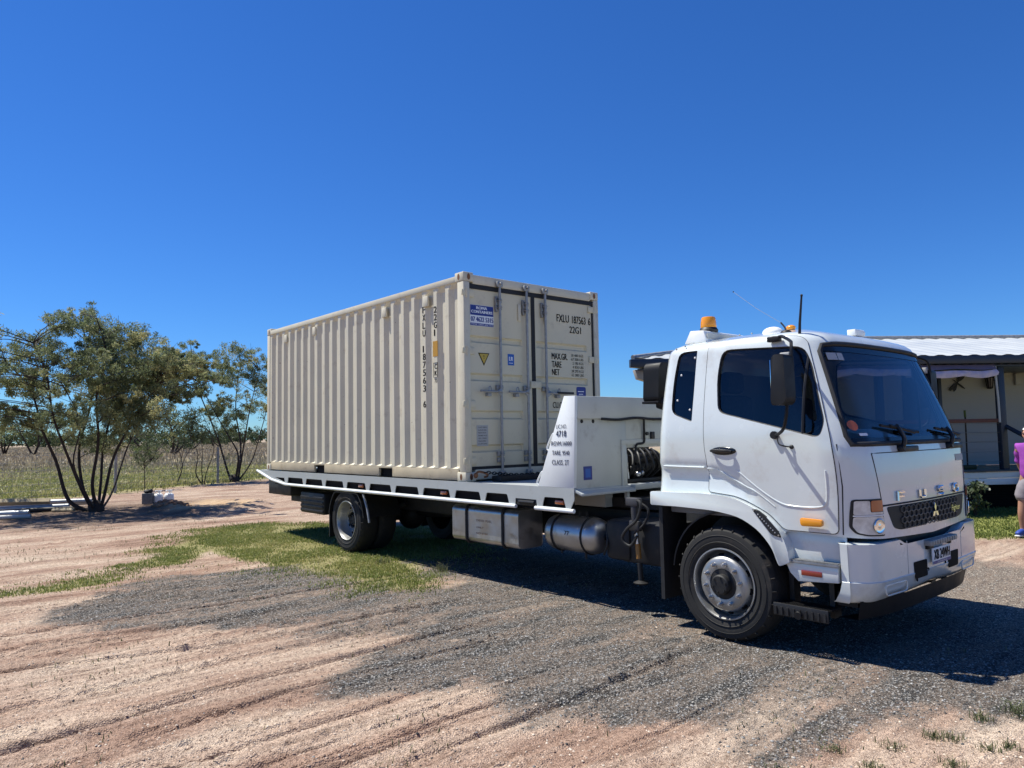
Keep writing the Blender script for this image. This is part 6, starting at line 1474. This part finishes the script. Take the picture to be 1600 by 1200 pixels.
TL = [(125,488),(150,498),(112,515),(160,525),(188,522),(215,535),(140,552),(180,556),(220,562),(250,552),(272,566),(205,590),(165,585),(130,590),(230,615),(200,622),(258,606),(178,642),(208,655),(226,648),(240,590),(152,625),(186,668),(245,575),
      (72,545),(92,560),(52,562),(28,545),(10,572),(42,590),(82,590),(62,612),(20,600),(4,630),(36,640),(100,608),(112,640),(60,650),(18,662),(-4,585),(-8,640),(-6,550),(122,660),(136,690),(160,690),(98,650),(165,540),(195,545),(238,572),(190,612),(215,638),(160,652),(140,575),(122,552),(172,570),(200,568),(226,588),(178,600),(196,640),(150,600)]
TR = [(293,560),(302,580),(276,590),(258,585),(300,602),(268,612),(286,618)]
bT = Vector((-13.66, -2.47, 0)); pp = 1150/18.55
st = lambda lst, r_: dict(p=[((x-155)/pp, max(0, 1.739+(690-y)/pp), w_) for x, y, w_ in lst], r=r_)
stems = [st([(150,800,0),(118,778,.1),(100,720,.2),(86,672,.3),(62,610,.4),(30,560,.5)], .075), st([(152,800,0),(132,760,-.2),(112,700,-.4),(96,650,-.6),(88,590,-.7),(70,545,-.8)], .06),
         st([(156,800,.1),(138,770,.4),(134,700,.7),(146,620,.9),(138,550,1.0),(125,495,1.1)], .062), st([(158,800,0),(150,755,-.4),(153,690,-.6),(156,620,-.8),(160,560,-.8),(150,505,-.9)], .066),
         st([(158,800,0),(162,750,.3),(164,690,.4),(178,620,.5),(196,570,.6),(215,535,.7)], .055), st([(160,800,0),(163,770,-.3),(172,720,-.4),(190,680,-.5),(222,620,-.4),(250,580,-.3),(292,565,-.2)], .062),
         st([(154,800,0),(140,770,-.5),(128,720,-.9),(130,660,-1.1),(110,600,-1.2)], .045), st([(160,800,0),(176,770,.8),(196,700,1.2),(226,640,1.4),(255,605,1.5),(285,590,1.4)], .04)]
cl = clumps(TL, 155, pp, 690, .36)+clumps(TR, 155, pp, 690, .19)
bush_tree('wattle_tree', 'tall multi-stemmed wattle tree with blackened stems beside the pile of steel poles', bT, 18.5, cl, stems, 480, (.090, .0185), .36, trunk_r=.075, depth=1.5, extra=4, seed=3)
bT2 = Vector((-23.6, 4.55, 0)); D2 = 29.0; p2 = 1150/31.0
st2 = lambda lst, r_: dict(p=[((x-396)/p2, max(0, 1.739+(686-y)/p2), w_) for x, y, w_ in lst], r=r_)
T2 = [(312,560),(335,553),(352,566),(332,583),(352,590),(342,608),(380,562),(402,552),(412,570),(428,560),(374,590),(400,600),(422,590),(386,628),(402,650),(376,648),(418,630),(392,668),(440,600),(452,572),(362,636),(304,592),(316,575),(300,575),(470,590),(460,620),(440,640),(385,575)]
stems2 = [st2([(394,752,0),(386,735,.1),(372,690,.2),(352,635,.3),(336,590,.3)], .075), st2([(398,752,0),(400,710,-.3),(388,680,-.4),(366,640,-.4),(350,600,-.5)], .06), st2([(398,752,0),(404,700,.4),(400,640,.6),(404,580,.7)], .07), st2([(402,752,0),(412,700,-.3),(420,640,-.5),(430,580,-.6)], .06), st2([(402,752,0),(420,720,.5),(436,670,.7),(450,610,.9)], .05)]
bush_tree('wattle_tree', 'wattle tree with leaning dark stems half hidden by the rear end of the container', bT2, D2, clumps(T2, 396, p2, 686, .42), stems2, 400, (.12, .024), .42, trunk_r=.08, depth=1.4, extra=3, seed=5)
# saplings by the wire fence
def place(px, py):
    """ground point on the line of sight of a distant thing (distance from the base row)"""
    D = 1150*1.739/max(py-(693.3-.0183*px), .5); return Vector((CAM.x, CAM.y, 0))+fh*D+rh*((px-800)/1150*D), 1150/D
b3, p3 = place(276, 758); s3 = lambda lst, r_, x0: dict(p=[((x-x0)/p3, max(0, 1.739+(688-y)/p3), w_) for x, y, w_ in lst], r=r_)
bush_tree('sapling', 'thin forked sapling with a bare lower stem growing at the wire fence', b3, 30, clumps([(262,655),(272,640),(285,650),(296,645),(268,672),(280,665),(292,668),(256,640),(300,660),(266,684)], 276, p3, 688, .36),
          [s3([(276,758,0),(280,738,0),(283,725,.1),(281,705,.1),(273,688,.2),(268,660,.2)], .035, 276), s3([(281,735,0),(290,715,-.1),(297,698,-.2),(298,670,-.2)], .022, 276), s3([(283,715,0),(285,690,.2),(288,655,.3)], .02, 276), s3([(279,738,0),(276,715,-.2),(271,695,-.3),(258,650,-.4)], .018, 276)], 55, (.12, .026), .3, material='wattle_leaf', trunk_r=.02, depth=.7, extra=2, seed=8, stump=False)
b4, p4 = place(317, 757); s4 = lambda lst, r_, x0: dict(p=[((x-x0)/p4, max(0, 1.739+(687-y)/p4), w_) for x, y, w_ in lst], r=r_)
bush_tree('sapling', 'three stemmed sapling with a pale leafy top left of the grey fence post', b4, 30, clumps([(305,648),(302,660),(310,655),(298,672),(308,670),(316,668),(322,676),(300,684),(312,682),(328,684),(306,640)], 317, p4, 687, .33),
          [s4([(317,757,0),(308,738,0),(308,710,.1),(304,690,.2),(303,655,.2)], .035, 317), s4([(317,757,0),(318,730,.1),(315,705,.2),(312,670,.3)], .03, 317), s4([(319,757,0),(325,735,-.1),(329,710,-.2),(331,690,-.2),(326,676,-.3)], .028, 317)], 60, (.12, .026), .3, material='shrub_leaf', trunk_r=.02, depth=.6, extra=2, seed=9, stump=False)
b5, p5 = place(226, 766); s5 = lambda lst, r_, x0: dict(p=[((x-x0)/p5, max(0, 1.739+(688-y)/p5), w_) for x, y, w_ in lst], r=r_)
bush_tree('young_shrub', 'slender young shrub with wispy weeping olive foliage behind the white gas bottles', b5, 27, clumps([(222,704),(232,700),(242,708),(216,712),(228,714),(238,718),(246,696),(220,724),(210,704),(234,690)], 226, p5, 688, .32),
          [s5([(227,766,0),(227,740,0),(228,718,.1),(231,695,.1)], .022, 226), s5([(227,735,0),(216,718,.1),(212,704,.1)], .012, 226), s5([(227,728,0),(240,716,-.1),(246,698,-.1)], .012, 226)], 90, (.11, .014), .3, material='shrub_leaf', trunk_r=.015, depth=.5, extra=2, seed=10, stump=False)
# trees standing out in the paddock and the far wood line
def far_tree(label, px, D, h, w_, seed, material='far_leaf', trunk=.25, squat=.6, name='paddock_tree'):
    rng = np.random.default_rng(seed); rs = random.Random(seed); p = Vector((CAM.x, CAM.y, 0))+fh*D+rh*((px-800)/1150*D)
    root = empty(name, p, label, 'tree', 'trees out in the paddock'); mb = MB(); cen, rad, tops = [], [], []
    hb0 = h*(1-squat)
    for q in range(3): tops.append(p+Vector((rs.gauss(0, w_*.25), rs.gauss(0, w_*.25), hb0+(h-hb0)*rs.uniform(.4, .8)))); limb(mb, [p, p.lerp(tops[-1], .45)+Vector((rs.gauss(0, .1*w_), rs.gauss(0, .1*w_), 0)), tops[-1]], h*.03, h*.008, 6, 4)
    for q in range(26):
        a, r_ = rs.random()*6.283, math.sqrt(rs.random())*w_*.5; z = hb0+(h-hb0)*rs.uniform(.08, 1)*(1-.35*(r_/(w_*.5))**2); c = p+Vector((math.cos(a)*r_, math.sin(a)*r_, z)); cen.append(c); rad.append(h*.13*rs.uniform(.7, 1.3))
        if q % 3 == 0: limb(mb, [tops[q % 3], c], h*.008, h*.003, 4, 2)
    mb.build('trunk', 'bark', root, smooth=60); leaf_cloud('crown', [c[:] for c in cen], rad, 60, (h*.055, h*.022), material, root, flat=.75, rng=rng); return root
far_tree('lone dark trunked tree far out in the paddock at the left edge', 53, 95, 5.6, 4.6, 21, squat=.62)
far_tree('low leafy tree far out in the paddock left of the lone trunk', 8, 100, 5.2, 6.5, 22)
far_tree('dense dark tree standing behind the bright green bush', 268, 85, 6.0, 5.0, 23, squat=.95)
far_tree('broad dark tree out behind the right limbs of the tall wattle', 240, 92, 5.6, 5.5, 24, squat=.95)
far_tree('dark tree in the paddock behind the forked sapling', 296, 110, 4.6, 4.6, 25, squat=.95)
far_tree('small round crowned tree on the skyline beside the leaning wattle stems', 347, 150, 5.4, 6.0, 26, squat=.75)
far_tree('low dark tree on the skyline left of the round crowned one', 334, 170, 4.2, 5.0, 27, squat=.9)
far_tree('low dark tree on the skyline right of the round crowned one', 372, 160, 4.4, 7.0, 28, squat=.9)
far_tree('rounded tree on the skyline behind the rear of the container', 420, 150, 5.0, 7.0, 29, squat=.9)
t = far_tree('bright yellow green bush in the paddock behind the slender young shrub', 240, 62, 1.55, 3.4, 30, material='bright_leaf', squat=.98, name='paddock_bush')
t = far_tree('small dark round bush in the dry grass beside the grey fence post', 352, 55, .75, 1.5, 31, squat=.98, name='paddock_bush')
t = far_tree('dark green bush in the paddock under the tall wattle crown', 226, 60, 1.8, 1.6, 32, squat=.98, name='paddock_bush')
t = far_tree('spindly treetop showing above the headboard between container and cab', 982, 32, 2.9, 1.5, 33, material='shrub_leaf', squat=.5, name='garden_tree')
cen, rad, tn = [], [], []
for q in range(640):
    px = RNG.uniform(-700, 1250); D = RNG.uniform(230, 420); p = Vector((CAM.x, CAM.y, 0))+fh*D+rh*((px-800)/1150*D); h = 3.2+2.6*vn(np.array([px*.02]), np.array([1.]), 71)[0]+RNG.uniform(-.6, .8)
    for k in range(3): cen.append((p.x+RNG.normal(0, 2), p.y+RNG.normal(0, 2), h*RNG.uniform(.15, .95))); rad.append(RNG.uniform(1.0, 1.9)); tn.append(RNG.uniform(0, .6))
o = leaf_cloud('distant_wood', cen, rad, 34, (1.1, .6), 'far_leaf', None, tones=tn, flat=.8); o['kind'] = 'stuff'; o['label'] = 'dark line of scrub along the skyline behind the paddock'
# ---------------------------------------------------------------- wire fence
fp = [FENCE_A.to_3d()+FENCE_D.to_3d()*4.786*k for k in range(-3, 7)]
fence = empty('wire_fence', fp[3], 'wire mesh fence on grey posts along the edge of the paddock', 'fence')
for p in fp:
    mb = MB(); mb.cyl((p.x, p.y, -.05), (p.x, p.y, 1.42), .05, .048, 10); mb.lathe([(.05, 0), (.04, .015), (0, .02)], (p.x, p.y, 1.42), (0, 0, 1), 10); mb.build('fence_post', 'post_grey', fence)
mb = MB()
for z in (.12, .30, .48, .68, .90, 1.15, 1.35): mb.tube([Vector((p.x, p.y, z+.0)) for p in fp], .0055, 4)
mb.build('line_wire', 'wire', fence)
V_, F_ = [], []
L0 = (fp[-1]-fp[0]).length
for k in range(int(L0/.30)):
    p = fp[0]+FENCE_D.to_3d()*(k*.30); b = len(V_); w_ = FENCE_D.to_3d()*.0035; V_ += [(p-w_)[:2]+(.05,), (p+w_)[:2]+(.05,), (p+w_)[:2]+(1.15,), (p-w_)[:2]+(1.15,)]; F_.append((b, b+1, b+2, b+3))
fast_mesh('stay_wire', [tuple(v) for v in V_], F_, 'wire', fence)
# ---------------------------------------------------------------- poles, blocks, gas bottles
def pole(name, label, a, b, r_, material, cat, box_=False, group=None):
    a, b = Vector(a), Vector(b); mb = MB()
    if box_:
        u, w_ = frame(b-a); mb.tube([a, b], r_, 4)
    else:
        mb.cyl(a, b, r_, n=14, cap=False); mb.cyl(a, b, r_*.82, n=14, cap=False); mb.lathe([(r_, 0), (r_*.82, 0)], b, (b-a), 14); mb.lathe([(r_, 0), (r_*.82, 0)], a, (a-b), 14)
    o = mb.build(name, material); return tag(o, label, cat, group)
gp = 'lengths of pole stacked on the ground by the tall wattle'
pole('steel_pole', 'longest galvanised pole at the back of the pile, reaching towards the wattle stems', (-17.2,-6.3,.10), (-15.6,-1.9,.10), .055, 'pole_galv', 'pole', group=gp)
pole('steel_pole', 'galvanised pole lying second from the back of the pile', (-16.6,-6.2,.22), (-15.0,-2.3,.20), .06, 'pole_galv', 'pole', group=gp)
pole('steel_pole', 'grey galvanised pole across the middle of the pile', (-15.9,-6.2,.12), (-14.55,-2.9,.13), .06, 'pole_galv', 'pole', group=gp)
pole('steel_pole', 'thick pale pole at the front left of the pile', (-14.9,-6.2,.08), (-13.9,-3.85,.08), .07, 'pole_galv', 'pole', group=gp)
pole('steel_pole', 'short pale pole lying nearest the lookout in front of the pile', (-13.9,-5.4,.05), (-13.2,-3.9,.05), .05, 'label_grey', 'pole', group=gp)
pole('steel_pole', 'dark weathered pole pointing at the foot of the wattle tree', (-14.6,-3.9,.09), (-14.15,-2.75,.09), .055, 'chassis', 'pole', group=gp)
pole('timber_post', 'split yellow timber post lying on top of the pole pile', (-15.1,-4.4,.30), (-14.7,-3.3,.27), .08, 'timber', 'post', True)
pole('timber_post', 'yellow timber length beside the foot of the wattle tree', (-14.3,-3.3,.07), (-13.9,-2.9,.07), .055, 'timber', 'post', True)
bl = empty('concrete_block', (-15.05,-.90,0), 'grey hollow concrete block with black lumps on top beside the gas bottles', 'block')
ry = Matrix.Rotation(R(60), 3, 'Z')
mb = MB(); mb.box((-15.20,-1.02,0), (-14.93,-.80,.30), .015, rot=ry); mb.build('block', 'concrete_block', bl)
mb = MB(); mb.ell((-15.08,-.92,.345), (.10,.11,.05), 12, 8); mb.ell((-15.0,-.86,.36), (.05,.06,.06), 10, 6); mb.build('black_cap', 'black_rubber', bl)
for k, (x, y, lab) in enumerate(((-15.0,-.66,'white gas bottle standing next to the grey concrete block'), (-14.93,-.40,'white gas bottle on the right, farther from the concrete block'))):
    gbt = empty('gas_bottle', (x, y, 0), lab, 'gas bottle'); mb = MB()
    mb.lathe([(0,0),(.10,.0),(.105,.03),(.128,.05),(.13,.17),(.122,.23),(.09,.265),(.04,.28),(0,.28)], (x,y,.0), (0,0,1), 24); mb.build('cylinder', 'white_plastic', gbt)
    mb = MB()
    for a in range(3): q = a*2.09; mb.tube([(x+.08*math.cos(q),y+.08*math.sin(q),.25),(x+.08*math.cos(q),y+.08*math.sin(q),.35)], .012, 6)
    mb.tube([(x+.08*math.cos(q),y+.08*math.sin(q),.35) for q in np.linspace(0,6.28,17)[:-1]], .012, 6, closed=True); mb.cyl((x,y,.27),(x,y,.34),.02,n=8); mb.build('collar', 'white_plastic', gbt)
# earth mound beside the sandy patch
rng = np.random.default_rng(77); mb = MB()
for q in range(70):
    a, r_ = rng.random()*6.283, rng.random()**.7*.55; s_ = rng.uniform(.02, .075); x_, y_ = -13.15+math.cos(a)*r_*1.3, -.85+math.sin(a)*r_*.8
    mb.ell((x_, y_, float(ground_h(np.array([x_]), np.array([y_]))[0])+s_*.3), (s_*rng.uniform(.8,1.3), s_, s_*.7), 7, 5, rot=Matrix.Rotation(rng.random()*3, 3, 'Z'))
o = mb.build('dirt_clods', 'dirt_red', None); o['kind'] = 'stuff'
# ---------------------------------------------------------------- weed tufts
def tuft(x, y, n, h, material, label, spread=.05, wd=.0035):
    rng = np.random.default_rng(int(abs(x*1000+y*77))); z = float(ground_h(np.array([x]), np.array([y]))[0])
    a = rng.random(n)*6.283; r_ = rng.random(n)*spread; o = blades('weed_tuft', x+np.cos(a)*r_, y+np.sin(a)*r_, np.full(n, z), rng.uniform(.4, 1, n)*h, wd, material, 1.6, rng=rng)
    return tag(o, label, 'weed', 'small weed tufts on the bare ground')
for x, y, h, lab in ((5.14,-2.59,.05,'low weed tuft standing alone below the front wheel'),(5.36,-2.36,.05,'flat weed tuft in the bare dirt to the right of the lone one'),(5.38,-2.68,.06,'weed tuft closest to the bottom edge near the middle right'),(5.06,-3.04,.04,'pale weed tuft farthest left in the bottom right dirt'),
                      (5.46,-2.06,.06,'spreading weed at the edge of the dark gravel'),(5.54,-2.02,.06,'weed tuft touching the spreading one at the gravel edge'),(5.66,-2.37,.07,'tall weed tuft at the bottom edge below the spreading weed'),(5.56,-1.61,.09,'long bladed grass tuft on the gravel'),
                      (5.67,-1.35,.14,'tallest grass tuft at the right edge on dark gravel'),(5.72,-2.03,.06,'dusty weed in the dirt near the right edge'),(5.78,-1.91,.06,'dusty weed beside the right edge of the bare dirt'),(-.71,-1.09,.22,'seeding grass tuft at the shadow edge behind the rear wheel'),(-1.75,-1.35,.20,'seeding grass tuft in front of the rear tyre')):
    tuft(x, y, 60 if h < .1 else 80, h*.75, 'weed_blade', lab, .07 if h < .1 else .12, .0026)
# flowering shrub behind the bumper
p = Vector((2.15, 9.15, 0)); D = 14.2; p = Vector((CAM.x, CAM.y, 0))+fh*D+rh*((1512-800)/1150*D)
fs = empty('flowering_shrub', p, 'pale flowering shrub in front of the house stumps beside the bumper', 'shrub'); mb = MB(); cen = []
for k in range(16):
    a = RNG.random()*6.283; q = p+Vector((math.cos(a)*.18*RNG.random()**.5, math.sin(a)*.3*RNG.random(), RNG.uniform(.2, .75))); cen.append(q[:]); limb(mb, [p, p.lerp(q, .5)+Vector((0,0,.06)), q], .01, .004, 5, 3)
mb.build('stem', 'bark', fs); leaf_cloud('foliage', cen, [.10]*16, 26, (.085, .045), 'flower_leaf', fs, tones=RNG.uniform(.1, 1, 16))
